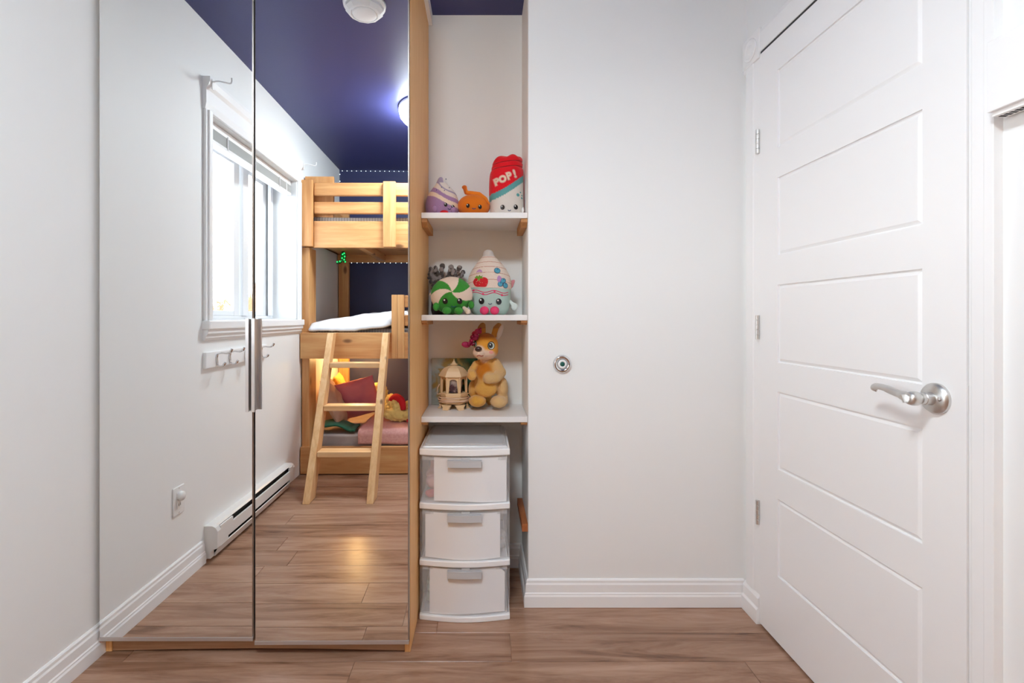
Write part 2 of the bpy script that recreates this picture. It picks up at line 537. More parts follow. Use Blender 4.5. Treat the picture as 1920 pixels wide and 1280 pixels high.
# baseboards: stepped profile swept along walls
BP = [(0, 0), (.016, 0), (.016, .040), (.013, .046), (.013, .050), (.010, .054), (.010, .082), (.007, .088), (.007, .097), (.003, .102), (0, .102)]
def baseboard(name, label, fa, fb):
    bm = bmesh.new(); prism(bm, BP, fa, fb)
    return struct(obj(name, bm, M['white']), label, 'baseboard')
baseboard('baseboard_left', 'white stepped baseboard along the window wall up to the heater', lambda d, z: (XL + d, 0.975, z), lambda d, z: (XL + d, 1.70, z))
baseboard('baseboard_partition', 'white stepped baseboard along the foot of the partition', lambda d, z: (0.172 - d, 1.88 - d, z), lambda d, z: (XR - .012, 1.88 - d, z))
baseboard('baseboard_alcove', 'white baseboard on the alcove side of the partition', lambda d, z: (0.172 - d, 1.88 - d, z), lambda d, z: (0.172 - d, YF - d, z))
baseboard('baseboard_front', 'white baseboard at the back of the alcove', lambda d, z: (-.23, YF - d, z), lambda d, z: (0.172 - d, YF - d, z))

# ---------------------------------------------------------------- window
win = bpy.data.objects.new('window_1', None); C.objects.link(win)
struct(win, 'white sliding window in the left wall, seen in the mirror', 'window')
win.location = (XL, .345, WZ0)
bm = bmesh.new()                                        # jamb lining
box(bm, XO, XL, WY0, WY0 + .012, WZ0, WZ1); box(bm, XO, XL, WY1 - .012, WY1, WZ0, WZ1)
box(bm, XO, XL, WY0, WY1, WZ1 - .012, WZ1); box(bm, XO, XL, WY0, WY1, WZ0, WZ0 + .008)
obj('jamb_lining', bm, M['vinyl'], win)
bm = bmesh.new()
a, b = WY0 + .012, WY1 - .012
box(bm, -1.45, -1.405, a, b, WZ0 + .008, 1.10); box(bm, -1.45, -1.405, a, b, 1.995, WZ1 - .012)
box(bm, -1.45, -1.405, a, a + .03, 1.10, 1.995); box(bm, -1.45, -1.405, b - .03, b, 1.10, 1.995)
obj('window_frame', bm, M['vinyl'], win, bevel=.003)
def sash(y0, y1, g0, g1, x0, x1):
    bm = bmesh.new()
    box(bm, x0, x1, y0, g0, 1.10, 1.995); box(bm, x0, x1, g1, y1, 1.10, 1.995)
    box(bm, x0, x1, g0, g1, 1.10, 1.128); box(bm, x0, x1, g0, g1, 1.96, 1.995)
    s = obj('sash', bm, M['vinyl'], win, bevel=.003)
    B('pane', (x0 + x1) / 2 - .003, (x0 + x1) / 2 + .003, g0, g1, 1.128, 1.96, M['glass'], s)
sash(.30, b - .03, .364, b - .075, -1.432, -1.412)
sash(a + .03, .29, -.105, .16, -1.445, -1.425)
B('meeting_stile', -1.425, -1.395, .225, .29, 1.10, 1.995, M['vinyl'], win, bevel=.004)
B('screen_frame', -1.412, -1.39, -.185, -.15, 1.10, 1.995, M['vinyl'], win, bevel=.003)
for nm, prof in (('head_casing', [(2.02, .012), (2.05, .018), (2.11, .018), (2.125, .028), (2.15, .034), (2.163, .034)]),):
    bm = bmesh.new()
    pr = [(0, 2.02)] + [(d, z) for z, d in prof] + [(0, 2.163)]
    prism(bm, pr, lambda d, z: (XL + d, WY0 - .055, z), lambda d, z: (XL + d, WY1 + .062, z))
    obj('casing', bm, M['white'], win)
for y0, y1 in ((WY0 - .05, WY0), (WY1, WY1 + .058)):
    bm = bmesh.new(); box(bm, XL, XL + .014, y0, y1, WZ0, 2.022); box(bm, XL, XL + .022, y0 + .012, y1 - .016, WZ0, 2.022)
    obj('casing', bm, M['white'], win, bevel=.004)
B('sill_board', XL - .02, XL + .035, WY0 - .055, WY1 + .066, 1.035, 1.076, M['white'], win, bevel=.006)
bm = bmesh.new()
prism(bm, [(0, 1.035), (.026, 1.035), (.026, 1.018), (.016, 1.008), (.016, .998), (.008, .986), (0, .986)],
      lambda d, z: (XL + d, WY0 - .05, z), lambda d, z: (XL + d, WY1 + .062, z))
obj('apron', bm, M['white'], win)

# raised blind in the window head
bl = thing('window_blind', 'white slatted blind drawn up at the top of the window', 'blind', (XL - .06, .345, 2.018))
B('headrail', XL - .075, XL - .035, WY0 + .016, WY1 - .016, 1.985, 2.017, M['plastic'], bl, bevel=.003)
bm = bmesh.new()
for k in range(15):
    z = 1.934 + k * .0034
    box(bm, XL - .077, XL - .03, WY0 + .022, WY1 - .022, z, z + .0014)
obj('slat_stack', bm, mat('blind_slat', (.60, .61, .60), .5), bl, kind='stuff')
B('bottom_rail', XL - .077, XL - .03, WY0 + .02, WY1 - .02, 1.918, 1.933, M['plastic'], bl, bevel=.002)
for yy in (.70, .345, 0.0):
    B('ladder_tape', XL - .029, XL - .0275, yy - .006, yy + .006, 1.925, 1.99, M['grey_plastic'], bl)
bm = bmesh.new(); tube(bm, [(XL - .03, -.12, 1.99), (XL - .027, -.125, 1.5), (XL - .03, -.12, 1.42)], .003, 8)
obj('wand', bm, M['plastic'], bl, smooth=True)
# valance clip and tassel at the near corner
bm = bmesh.new(); tube(bm, [(XL - .025, .87, 2.0), (XL - .022, .872, 1.985)], .0012, 6); lathe(bm, [(.001, 0), (.002, -.004), (.007, -.05), (.006, -.052)], (XL - .02, .872, 1.985), n=12)
obj('pull_tassel', bm, M['grey_plastic'], bl, smooth=True)

# curtain rod brackets
def curtain_bracket(y, z, label):
    t = thing('curtain_bracket', label, 'bracket', (XL, y, z), 'wire curtain brackets above the window')
    B('mount_plate', XL + .033, XL + .037, y - .008, y + .008, z - .035, z + .012, M['plastic'], t, bevel=.001)
    bm = bmesh.new()
    tube(bm, catmull([(XL + .035, y, z), (XL + .06, y, z + .004), (XL + .09, y, z - .002), (XL + .112, y, z - .006), (XL + .12, y, z + .002), (XL + .12, y, z + .018)]), .0035, 8)
    obj('wire_arm', bm, M['plastic'], t, smooth=True)
curtain_bracket(.955, 2.145, 'white wire curtain bracket at the window corner nearest the mirror')
curtain_bracket(-.262, 2.145, 'white wire curtain bracket at the window corner beside the bunk bed')

# ---------------------------------------------------------------- door and its trim
XD = 0.983
D0, D1, DZ = 1.0075, 1.7605, 2.021
dr = B('door_1', XD + .006, XD + .036, D0, D1, .008, DZ, M['white'])
struct(dr, 'closed white five-panel door with a lever handle', 'door')
tops = [1.915, 1.556, 1.199, .843, .486]; PH = .259; PY0, PY1 = 1.109, 1.653
bm = bmesh.new()
box(bm, XD, XD + .007, D0, PY0, .008, DZ); box(bm, XD, XD + .007, PY1, D1, .008, DZ)
zz = [DZ] + [z for t_ in tops for z in (t_, t_ - PH)] + [.008]
for i in range(0, len(zz), 2):
    box(bm, XD, XD + .007, PY0, PY1, zz[i + 1], zz[i])
obj('stile_frame', bm, M['white'], dr)
for t_ in tops:
    bm = bmesh.new()
    q = lambda i, x: [(x, PY0 + i, t_ - PH + i), (x, PY1 - i, t_ - PH + i), (x, PY1 - i, t_ - i), (x, PY0 + i, t_ - i)]
    hexa(bm, q(.003, XD + .0065), q(.013, XD + .0012))
    obj('panel', bm, M['white'], dr)
for z in (1.715, 1.055, .398):
    h = bmesh.new()
    for k in range(5):
        lathe(h, [(.0062, .0005), (.0065, .001), (.0065, .0165), (.0062, .017)], (XD - .0055, D1 + .004, z - .043 + k * .0172), n=14)
    ho = obj('hinge', h, M['nickel'], dr, smooth=False)
    B('hinge_leaf', XD - .001, XD + .0005, D1 + .003, D1 + .012, z - .043, z + .043, M['white'], ho)
B('latch_plate', XD + .004, XD + .028, D0 - .0012, D0 + .001, .893, .951, M['nickel'], dr, bevel=.0005)

HY, HZ = 1.073, .915
lv = obj('lever_handle', (lambda bm: (lathe(bm, [(.0335, 0), (.0335, -.006), (.031, -.010), (.028, -.0125), (.014, -.015), (.0135, -.030), (.0125, -.031), (.0125, -.042)], (XD, HY, HZ), 'X', 40), bm)[1])(bmesh.new()), M['nickel'], dr, smooth=True)
lv.data.set_sharp_from_angle(angle=R(30))
bm = bmesh.new()
lathe(bm, [(.006, -.036), (.0125, -.038), (.0155, -.046), (.0155, -.054), (.0135, -.061), (.0095, -.064)], (XD, HY, HZ), 'X', 28)
tube(bm, catmull([(XD - .050, HY, HZ), (XD - .050, HY + .02, HZ + .001), (XD - .050, HY + .05, HZ + .006), (XD - .050, HY + .08, HZ + .012), (XD - .049, HY + .105, HZ + .012), (XD - .045, HY + .116, HZ + .006), (XD - .04, HY + .112, HZ + .003)]),
     [.012] * 4 + [.0105] * 5 + [.0085] * 8 + [.0075] * 8 + [.007] * 6 + [.0065] * 6, 12)
obj('lever', bm, M['nickel'], lv, smooth=True)
bm = bmesh.new(); lathe(bm, [(.0085, -.0635), (.0085, -.067), (.008, -.0675)], (XD, HY, HZ), 'X', 20)
hexa(bm, [(XD - .067, HY - .006, HZ - .007), (XD - .067, HY - .002, HZ - .009), (XD - .067, HY + .006, HZ + .006), (XD - .067, HY + .002, HZ + .008)],
     [(XD - .076, HY - .006, HZ - .007), (XD - .076, HY - .002, HZ - .009), (XD - .076, HY + .006, HZ + .006), (XD - .076, HY + .002, HZ + .008)])
obj('thumb_turn', bm, M['nickel'], lv)
bm = bmesh.new(); lathe(bm, [(.0055, -.012), (.005, -.0145), (.0028, -.0145), (.0026, -.0125)], (XD, HY - .021, HZ + .002), 'X', 16)
obj('screw', bm, M['chrome'], lv)

tr = bpy.data.objects.new('trim_1', None); C.objects.link(tr); tr.location = (XR, 1.38, 0)
struct(tr, 'white casing around the panelled door', 'trim')
def casing_v(y0, y1, z0, z1, flip=1):
    bm = bmesh.new()
    w = y1 - y0
    ys = [0, .02, .35, .40, .85, .95, 1.0]; xs = [.011, .014, .016, .019, .019, .014, .010]
    if flip < 0: xs = [.018, .0185, .0185, .0165, .0165, .015, .012]
    pts = [(y0 + k * w, XR - x) for k, x in zip(ys, xs)]
    pts = [(y0, XR)] + pts + [(y1, XR)]
    prism(bm, pts, lambda y, x: (x, y, z0), lambda y, x: (x, y, z1))
    return obj('casing', bm, M['white'], tr)
casing_v(1.7635, 1.862, .104, 2.02, 1)
casing_v(.953, 1.0045, 0, 2.03, -1)
bm = bmesh.new()                                       # head casing
prism(bm, [(XR, 2.0305), (XR - .012, 2.0305), (XR - .016, 2.034), (XR - .018, 2.06), (XR - .020, 2.095), (XR - .016, 2.112), (XR, 2.118)],
      lambda x, z: (x, .935, z), lambda x, z: (x, 1.765, z))
obj('casing', bm, M['white'], tr)
bm = bmesh.new()                                       # carved corner block
box(bm, XR - .022, XR, 1.757, 1.868, 2.012, 2.118)
lathe(bm, [(.040, -.022), (.040, -.026), (.032, -.028), (.028, -.025), (.018, -.025), (.012, -.029), (.001, -.030)], (XR, 1.812, 2.065), 'X', 28)
prism(bm, [(XR - .020, 2.013), (XR - .020, 2.0), (XR - .006, 1.985), (XR, 1.985), (XR, 2.013)], lambda x, z: (x, 1.80, z), lambda x, z: (x, 1.865, z))
obj('corner_block', bm, M['white'], tr, bevel=.002)
bm = bmesh.new()                                       # plinth block
prism(bm, [(0, 0), (.028, 0), (.028, .05), (.022, .058), (.022, .09), (.012, .104), (0, .104)], lambda d, z: (XR - d, 1.762, z), lambda d, z: (XR - d, 1.866, z))
obj('plinth_block', bm, M['white'], tr, bevel=.0015)
B('head_jamb', XR - .006, XR + .1, D0, D1, 2.0304, 2.034, M['white'], tr)
B('strike_jamb', XD + .004, XD + .05, D0 - .0055, D0 - .0014, 0, 2.02, M['white'], tr)
B('head_gap', XD + .0015, XD + .03, D0 - .01, D1, 2.0212, 2.0302, M['dark'], tr)

# boxed valance and catches on the wall by the frame edge
va = thing('wall_valance', 'white boxed valance with a slotted underside beside the door', 'valance', (XR, .85, 1.54))
bm = bmesh.new()
box(bm, .958, XR, .66, .943, 1.478, 1.612)
obj('fascia', bm, M['white'], va, bevel=.0015)
B('track', .966, .994, .66, .941, 1.4695, 1.479, M['white'], va, bevel=.001)
for k in range(22):
    B('slot', .974, .987, .9315 - k * .0094, .9367 - k * .0094, 1.4688, 1.4705, M['dark'], va)
for k, z in enumerate((1.384, 1.338)):
    o = B('wall_catch', XR - .012, XR, .86, .902, z - .011, z + .011, M['plastic'], None, bevel=.004)
    tag(o, ['upper', 'lower'][k] + ' of two small white catches on the wall below the slotted valance', 'catch', 'white catches below the valance')

# round bumper on the partition
ds = thing('door_bumper', 'round chrome bumper with a dark green centre on the partition', 'bumper', (.301, 1.88, .914))
bm = bmesh.new(); lathe(bm, [(.0345, -.001), (.034, -.004), (.031, -.012), (.029, -.014), (.022, -.012), (.0185, -.007), (.018, -.004)], (.301, 1.88, .914), 'Y', 40)
obj('chrome_ring', bm, M['chrome'], ds, smooth=True)
bm = bmesh.new(); lathe(bm, [(.018, -.004), (.016, -.010), (.010, -.0115), (.009, -.009)], (.301, 1.88, .914), 'Y', 32)
obj('white_cup', bm, M['plastic'], ds, smooth=True)
bm = bmesh.new(); lathe(bm, [(.0092, -.008), (.008, -.012), (.003, -.0135), (.001, -.0136)], (.301, 1.88, .914), 'Y', 24)
obj('rubber_centre', bm, mat('green_rubber', (.01, .10, .075), .3), ds, smooth=True)

# ================================================================== WARDROBE
W0, W1 = -1.228, -.2355
wd = thing('wardrobe', 'tall beech wardrobe with two mirrored doors against the left wall', 'wardrobe', ((W0 + W1) / 2, 1.88, 0))
WF = 1.617
B('side_panel', W1 - .019, W1, WF, YF - .018, 0, 2.364, M['beech'], wd, bevel=.001)
bm = bmesh.new()
hexa(bm, [(W0, WF, .002), (W0 + .019, WF, .002), (W0 + .019, YF - .018, .002), (W0, YF - .018, .002)],
     [(W0, WF, 2.364), (W0 + .019, WF, 2.364), (W0 + .019, YF - .018, 2.364), (W0, YF - .018, 2.364)])
obj('side_panel', bm, M['beech'], wd)
B('top_panel', W0 + .019, W1 - .019, WF + .002, YF - .018, 2.345, 2.364, M['beech'], wd)
B('bottom_panel', W0 + .019, W1 - .019, WF + .002, YF - .018, .058, .077, M['beech'], wd)
B('back_panel', W0 + .019, W1 - .019, YF - .024, YF - .018, .077, 2.345, M['beech'], wd)
bm = bmesh.new()                                       # plinth, slightly bowed along its lower edge
n = 16
lo = [(W0 + .020 + (W1 - W0 - .040) * i / n, .003 + .007 * math.sin(math.pi * i / n)) for i in range(n + 1)]
prism(bm, lo + [(W1 - .020, .057), (W0 + .020, .057)], lambda x, z: (x, WF + .003, z), lambda x, z: (x, WF + .019, z))
obj('plinth', bm, M['beech_x'], wd)
SEAM = -.7355
def door(x0, x1, dz, ang, hinge_right):
    e = B('door', x0, x1, YM + .0045, YM + .020, .053 + dz, 2.36 + dz, M['edge'], wd, bevel=.0008)
    mi = B('mirror', x0 + .003, x1 - .003, YM, YM + .0044, .066 + dz, 2.357 + dz, M['mirror'], e)
    B('bottom_strip', x0, x1, YM - .0012, YM + .0044, .053 + dz, .0655 + dz, M['strip'], e, bevel=.001)
    hx = (x1 - .0125, x1 - .0015) if not hinge_right else (x0 + .0015, x0 + .0125)
    bm = bmesh.new()
    z0, z1 = .792, 1.087
    box(bm, hx[0], hx[1], YM - .027, YM - .023, z0, z1)
    box(bm, hx[0], hx[1], YM - .023, YM - .019, z0 + .002, z1 - .002)
    bx = (hx[0], hx[0] + .004) if hinge_right else (hx[1] - .004, hx[1])
    box(bm, bx[0], bx[1], YM - .019, YM, z0 + .002, z1 - .002)
    obj('handle', bm, M['alu'], e, bevel=.0008)
    if ang:
        p = Vector((x1, YM + .02, 0))
        e.matrix_basis = Matrix.Translation(p) @ Matrix.Rotation(ang, 4, 'Z') @ Matrix.Translation(-p)
    return e
door(W0 - .003, SEAM - .0005, 0, 0, False)
door(SEAM + .0055, W1 - .001, -.010, .0070, True)
fb = B('filler_board', W1 - .012, W1 + .016, 1.42, YF - .008, 2.3645, CEIL - .001, M['white'])
tag(fb, 'white filler board between the wardrobe top and the ceiling', 'board')

# ================================================================== ALCOVE SHELVES
SX0, SX1, SY0 = -.2345, .1710, 1.895
SH = {}
for nm, z, lab in (('A', 1.491, 'top white alcove shelf carrying the red can plush'), ('B', 1.10, 'middle white alcove shelf carrying the green swirl plush'),
                   ('C', .711, 'lowest white alcove shelf carrying the kangaroo toy')):
    s = thing('shelf', lab, 'shelf', ((SX0 + SX1) / 2, 2.03, z), 'white shelves in the alcove')
    B('shelf_board', SX0, SX1, SY0, YF - .001, z - .0215, z, M['melamine'], s, bevel=.001)
    for x0, x1 in ((SX0, SX0 + .022), (SX1 - .024, SX1)):
        bm = bmesh.new(); y0 = SY0 + .006; zb = z - .022
        hh = .030 if nm == 'A' else .016
        prism(bm, [(y0, zb), (y0, zb - hh * .45), (y0 + .022, zb - hh), (YF - .05, zb - hh), (YF - .05, zb)], lambda y_, z_: (x0, y_, z_), lambda y_, z_: (x1, y_, z_))
        obj('cleat', bm, M['cleat'], s)
    SH[nm] = z
c = B('wooden_cleat', .150, .1718, 1.885, 2.155, .276, .306, M['cleat_red'], bevel=.001)
tag(c, 'bare reddish wooden cleat low on the alcove wall beside the drawer tower', 'cleat')

# ================================================================== STORAGE TOWER
def bowed(bm, x0, x1, yf, yb, z0, z1, bow, n=14, bz=None):
    """slab with a front edge bowed toward the room."""
    pts = []
    for i in range(n + 1):
        t = i / n
        pts.append((x0 + (x1 - x0) * t, yf - bow * math.sin(math.pi * t)))
    pts += [(x1, yb), (x0, yb)]
    prism(bm, pts, lambda x, y: (x, y, z0), lambda x, y: (x, y, z1))
TX0, TX1, TYF, TYB = -.2285, .0985, 1.790, 2.145
tw = thing('storage_tower', 'white three-drawer plastic tower under the alcove shelves', 'storage unit', ((TX0 + TX1) / 2, 1.96, 0))
bm = bmesh.new()
bowed(bm, TX0, TX1, TYF, TYB, .594, .617, .020)
obj('top_rim', bm, M['plastic'], tw, bevel=.003)
bm = bmesh.new(); q = lambda i, z: [(TX0 + i, TYF + .004 + i * .8, z), (TX1 - i, TYF + .004 + i * .8, z), (TX1 - i, TYB - i * .7, z), (TX0 + i, TYB - i * .7, z)]
hexa(bm, q(.006, .617), q(.012, .6245)); obj('top_panel', bm, M['lidplastic'], tw, bevel=.003)
bm = bmesh.new()
for a_, b_ in ((q(.020, .6245), q(.022, .6275)),):
    o_ = [Vector(p) for p in q(.018, .6245)]; i_ = [Vector(p) for p in q(.026, .6245)]
    for k in range(4):
        k2 = (k + 1) % 4; up = Vector((0, 0, .0035))
        hexa(bm, [o_[k], o_[k2], i_[k2], i_[k]], [o_[k] + up, o_[k2] + up, i_[k2] + up, i_[k] + up])
obj('raised_rib', bm, M['clearplastic'], tw)
for z0, z1 in ((.4005, .4215), (.196, .2165), (0.0, .019)):
    bm = bmesh.new(); bowed(bm, TX0, TX1, TYF, TYB, z0, z1, .020)
    obj('divider', bm, M['plastic'], tw, bevel=.003)
for x in (TX0 + .0005, TX1 - .009):
    for (z0, z1) in ((.019, .196), (.2165, .4005), (.4215, .594)):
        B('side_wall', x, x + .0085, TYF + .014, TYB - .005, z0, z1, M['clearplastic'], tw, bevel=.001)
B('back_wall_panel', TX0 + .01, TX1 - .01, TYB - .010, TYB - .006, .019, .594, M['plastic'], tw)
liners = [((.4245, .588), -.176, TX1 - .012, 0), ((.2195, .388), -.208, .063, 1), ((.022, .188), -.192, .080, 2)]
for (z0, z1), lx0, lx1, k in liners:
    zt = z1 + .0045 if k == 0 else z1 + .010
    bm = bmesh.new()
    n = 16; f = lambda t, ins: (TX0 + .010 + (TX1 - TX0 - .020) * t, TYF + .006 + ins - .018 * math.sin(math.pi * t))
    def sheet(bm, loops):                               # closed strip through a row of four-point sections
        rows = [[bm.verts.new(p) for p in lp] for lp in loops]
        for a_, b_ in zip(rows, rows[1:]):
            for q_ in range(4): bm.faces.new((a_[q_], b_[q_], b_[(q_ + 1) % 4], a_[(q_ + 1) % 4]))
        bm.faces.new(rows[0]); bm.faces.new(rows[-1])
    sheet(bm, [[(*f(i / n, 0), z0), (*f(i / n, .0025), z0), (*f(i / n, .0025), zt), (*f(i / n, 0), zt)] for i in range(n + 1)])
    d = obj('drawer', bm, M['clearplastic'], tw, smooth=True); d.data.set_sharp_from_angle(angle=R(35))
    bm = bmesh.new(); n2 = 14
    tt0 = (lx0 - TX0 - .010) / (TX1 - TX0 - .020); tt1 = (lx1 - TX0 - .010) / (TX1 - TX0 - .020)
    lp = []
    for i in range(n2 + 1):                             # white sheet behind the front
        q0 = tt0 + (tt1 - tt0) * i / n2; wv = .0008 * math.sin(6 * q0 + k)
        zl = z0 + .002 + .003 * math.sin(5 * q0 + k * 2)
        zh = z1 - .002 - (.03 * max(0, q0 - .93) / .07 if k == 2 else 0)
        lp.append([(*f(q0, .004 + wv), zl), (*f(q0, .0052 + wv), zl), (*f(q0, .0052 + wv), zh), (*f(q0, .004 + wv), zh)])
    sheet(bm, lp)
    ls = obj('liner_sheet', bm, M['paper'], d, smooth=True); ls.data.set_sharp_from_angle(angle=R(35))
    B('drawer_floor', TX0 + .012, TX1 - .012, TYF + .014, TYB - .015, z0, z0 + .003, M['clearplastic'], d)
    B('band', TX0 + .010, TX1 - .010, TYF + .0035, TYF + .0055, zt - .018, zt, M['clearplastic'], d)
    hz = zt - .011
    bm = bmesh.new()
    hx0, hx1 = -.126, -.004
    pts = [(hx0 + (hx1 - hx0) * i / 8, TYF - .027 - .004 * math.sin(math.pi * i / 8)) for i in range(9)] + [(hx1, TYF - .010), (hx0, TYF - .010)]
    prism(bm, pts, lambda x, y: (x, y, hz - .026), lambda x, y: (x, y + .002, hz - .004))
    prism(bm, [(p[0], p[1] + .001) for p in pts[:9]] + pts[9:], lambda x, y: (x, y, hz - .004), lambda x, y: (x, y, hz - .0015))
    box(bm, hx0 + .05, hx0 + .08, TYF - .018, TYF - .008, hz - .002, hz + .006)
    obj('handle', bm, M['grey_plastic'], d, bevel=.0012)
def heap(label, cat, m, pts, r, name):
    me = blob([('e', p, (r * s, r * s, r * s * .9)) for p, s in pts], .004, lambda c_: (1, 1, 1), 3, .006, 60)
    return tag(obj(name, me, m), label, cat)
heap('crumpled pale pink cloth behind the left edge of the top drawer', 'cloth', M['pinkcloth'], [((-.187, 1.86, .475), 1), ((-.192, 1.88, .50), .8), ((-.18, 1.87, .52), .75), ((-.187, 1.90, .47), 1), ((-.188, 1.86, .545), .45)], .027, 'folded_cloth')
heap('bundled red cloth low in the left of the top drawer', 'cloth', M['redcloth'], [((-.192, 1.835, .4425), 1), ((-.178, 1.84, .4425), .9)], .0175, 'folded_cloth')
heap('grey cloth bundle showing at the right of the middle drawer', 'cloth', M['greycloth'], [((.067, 1.87, .245), 1), ((.068, 1.87, .275), .9), ((.066, 1.89, .25), .9)], .022, 'folded_cloth')
heap('pale green cloth showing at the left of the bottom drawer', 'cloth', M['mintcloth'], [((-.192, 1.86, .048), 1), ((-.194, 1.86, .08), .8), ((-.195, 1.87, .10), .7)], .021, 'folded_cloth')
bm = bmesh.new(); ball(bm, (.112, 2.10, .20), (.012, .03, .012), 2)
# ================================================================== SHELF TOYS
def simple_eyes(t, bvh, pts, r, mouth=None):
    for (x, z) in pts:
        e_ = patch('eye', disc2(x, z, r, r * 1.12), bvh, M['black'], t, .003)
        patch('highlight', disc2(x - r * .3, z + r * .4, r * .3, n=10), bvh, M['white_dot'], e_, .0045)
    if mouth:
        x, z, w = mouth
        ribbon('mouth', [(x - w, z + w * .4), (x - w * .5, z), (x, z - w * .15), (x + w * .5, z), (x + w, z + w * .4)], bvh, M['bluedark'], t)

# --- top shelf: lilac swirl plush
zA, zB, zC = SH['A'] + .0005, SH['B'] + .0005, SH['C'] + .0005
cx, cy = -.1640, 2.015
prof = [(.001, 0), (.04, 0), (.060, .012), (.067, .032), (.068, .055), (.064, .078), (.056, .098), (.044, .115), (.034, .127), (.025, .137), (.019, .148), (.012, .160), (.005, .167), (.001, .168)]
def dense(prof, k=6):
    return [(max(p.x, .0006), p.y) for p in [Vector((q.x, q.y)) for q in catmull([(a, b, 0) for a, b in prof], k)]]
def warpA(c_):
    k = max(0, (c_.z - .115) / .053)
    return Vector((c_.x - .006 * k, c_.y * .82, c_.z))
def colA(c_):
    z = c_.z - zA; a = math.atan2(c_.x - cx, -(c_.y - cy))
    t = z + .022 * a + .004 * math.sin(3 * a)
    if z > .142: return (.36, .30, .42) if a < .35 else (.72, .68, .66)
    pu, cr_ = (.37, .215, .375), (.80, .62, .46)
    if t < .062: return pu
    if t < .080: return cr_
    if t < .098: return pu
    if t < .118: return (.76, .64, .54)
    if t < .126: return (.36, .30, .42)
    return (.74, .66, .60)
me = lathe_mesh(dense(prof, 12), (cx, cy, zA), 160, colA, warpA)
t = tag(obj('swirl_plush', me, M['plush']), 'lilac and cream striped swirl plush beside the wardrobe side', 'plush toy')
bv = bvh_of(me)
simple_eyes(t, bv, [(cx + .018, zA + .044), (cx + .046, zA + .038)], .0065, (cx + .032, zA + .028, .006))
for sx_ in (-.026, .046):
    bm = bmesh.new(); ball(bm, (cx + sx_, cy - .052 + (.012 if sx_ > 0 else 0), zA + .026), (.010, .009, .014), 2)
    me2 = bpy.data.meshes.new('arm'); bm.to_mesh(me2); bm.free(); paint(me2, lambda c_: (.40, .23, .39))
    obj('arm', me2, M['plush'], t, smooth=True)
bm = bmesh.new(); ball(bm, (cx + .012, cy - .058, zA + .011), (.018, .014, .011), 2); obj('foot', bm, M['redfelt'], t, smooth=True)
for (x, z) in ((-.02, .106), (.012, .104), (.018, .149), (.0, .118), (.03, .12)):
    patch('sprinkle', disc2(cx + x, zA + z, .002, n=8), bv, M['bluedark'], t, .002)

# --- orange fruit plush
cx, cy = -.0365, 2.015
def colO(c_):
    r = ((c_.x - cx) ** 2 + (c_.y - cy) ** 2) ** .5
    return (.76, .19, .012) if c_.z < zA + .098 or r > .03 else (.70, .30, .03)
me = blob([('e', (cx, cy, zA + .049), (.067, .060, .049)), ('e', (cx, cy, zA + .068), (.048, .044, .030))], .003, colO, 6)
t = tag(obj('fruit_plush', me, M['plush']), 'round orange fruit plush with a curled stem, between the lilac and red plush', 'plush toy')
bv = bvh_of(me)
leaf = blob([('c', [(cx - .036, cy - .012, zA + .124), (cx - .030, cy - .012, zA + .102), (cx - .008, cy - .018, zA + .098), (cx + .022, cy - .026, zA + .092), (cx + .048, cy - .034, zA + .073), (cx + .063, cy - .034, zA + .052)],
              [.009, .0085, .010, .010, .008, .004]), ('e', (cx - .037, cy - .012, zA + .124), (.011, .011, .008))], .0025, lambda c_: (.80, .22, .02) if c_.x > cx - .03 else (.62, .14, .02), 3)
obj('leaf_curl', leaf, M['plush'], t)
simple_eyes(t, bv, [(cx - .022, zA + .040), (cx + .026, zA + .036)], .007, (cx + .002, zA + .028, .007))

# --- red soda can plush
cx, cy = .1005, 2.02
prof = [(.001, 0), (.050, 0), (.066, .008), (.069, .03), (.0695, .10), (.069, .17), (.0665, .192), (.0625, .199), (.0632, .203), (.063, .215), (.0602, .219), (.061, .223), (.060, .234), (.05, .244), (.03, .248), (.001, .249)]
def warpC(c_):
    k = c_.z / .25
    w = .0045 * math.sin(5 * math.atan2(c_.y, c_.x) + 1) * k * k
    return Vector((c_.x * (1 + w * 4) - .006 * math.sin(math.pi * k) + .0015 * k, c_.y * .86, c_.z + .10 * k * k * k * c_.x + w))
def colC(c_):
    x, z = c_.x - cx, c_.z - zA
    line = .119 + .62 * x + 3.2 * x * x
    if c_.y > cy + .01: return (.76, .012, .022)
    if z > line: 
        if abs(z - .199 - .12 * x) < .0016 or abs(z - .220 - .13 * x) < .0016: return (.28, .01, .015)
        return (.76, .012, .022)
    if z > line - .026: return (.12, .36, .36)
    return (.74, .69, .63)
me = lathe_mesh(dense(prof, 18), (cx, cy, zA), 256, colC, warpC)
t = tag(obj('can_plush', me, M['plush']), 'tall red and white drink can plush lettered POP! on the top shelf', 'plush toy')
bv = bvh_of(me)
simple_eyes(t, bv, [(cx - .022, zA + .034), (cx + .031, zA + .036)], .0085, (cx + .005, zA + .021, .006))
for (x, z, r) in ((.040, .086, .0063), (.0505, .098, .0028), (.057, .0875, .0026), (.0565, .077, .0035)):
    patch('bubble', disc2(cx + x, zA + z, r), bv, M['teal'], t, .002)
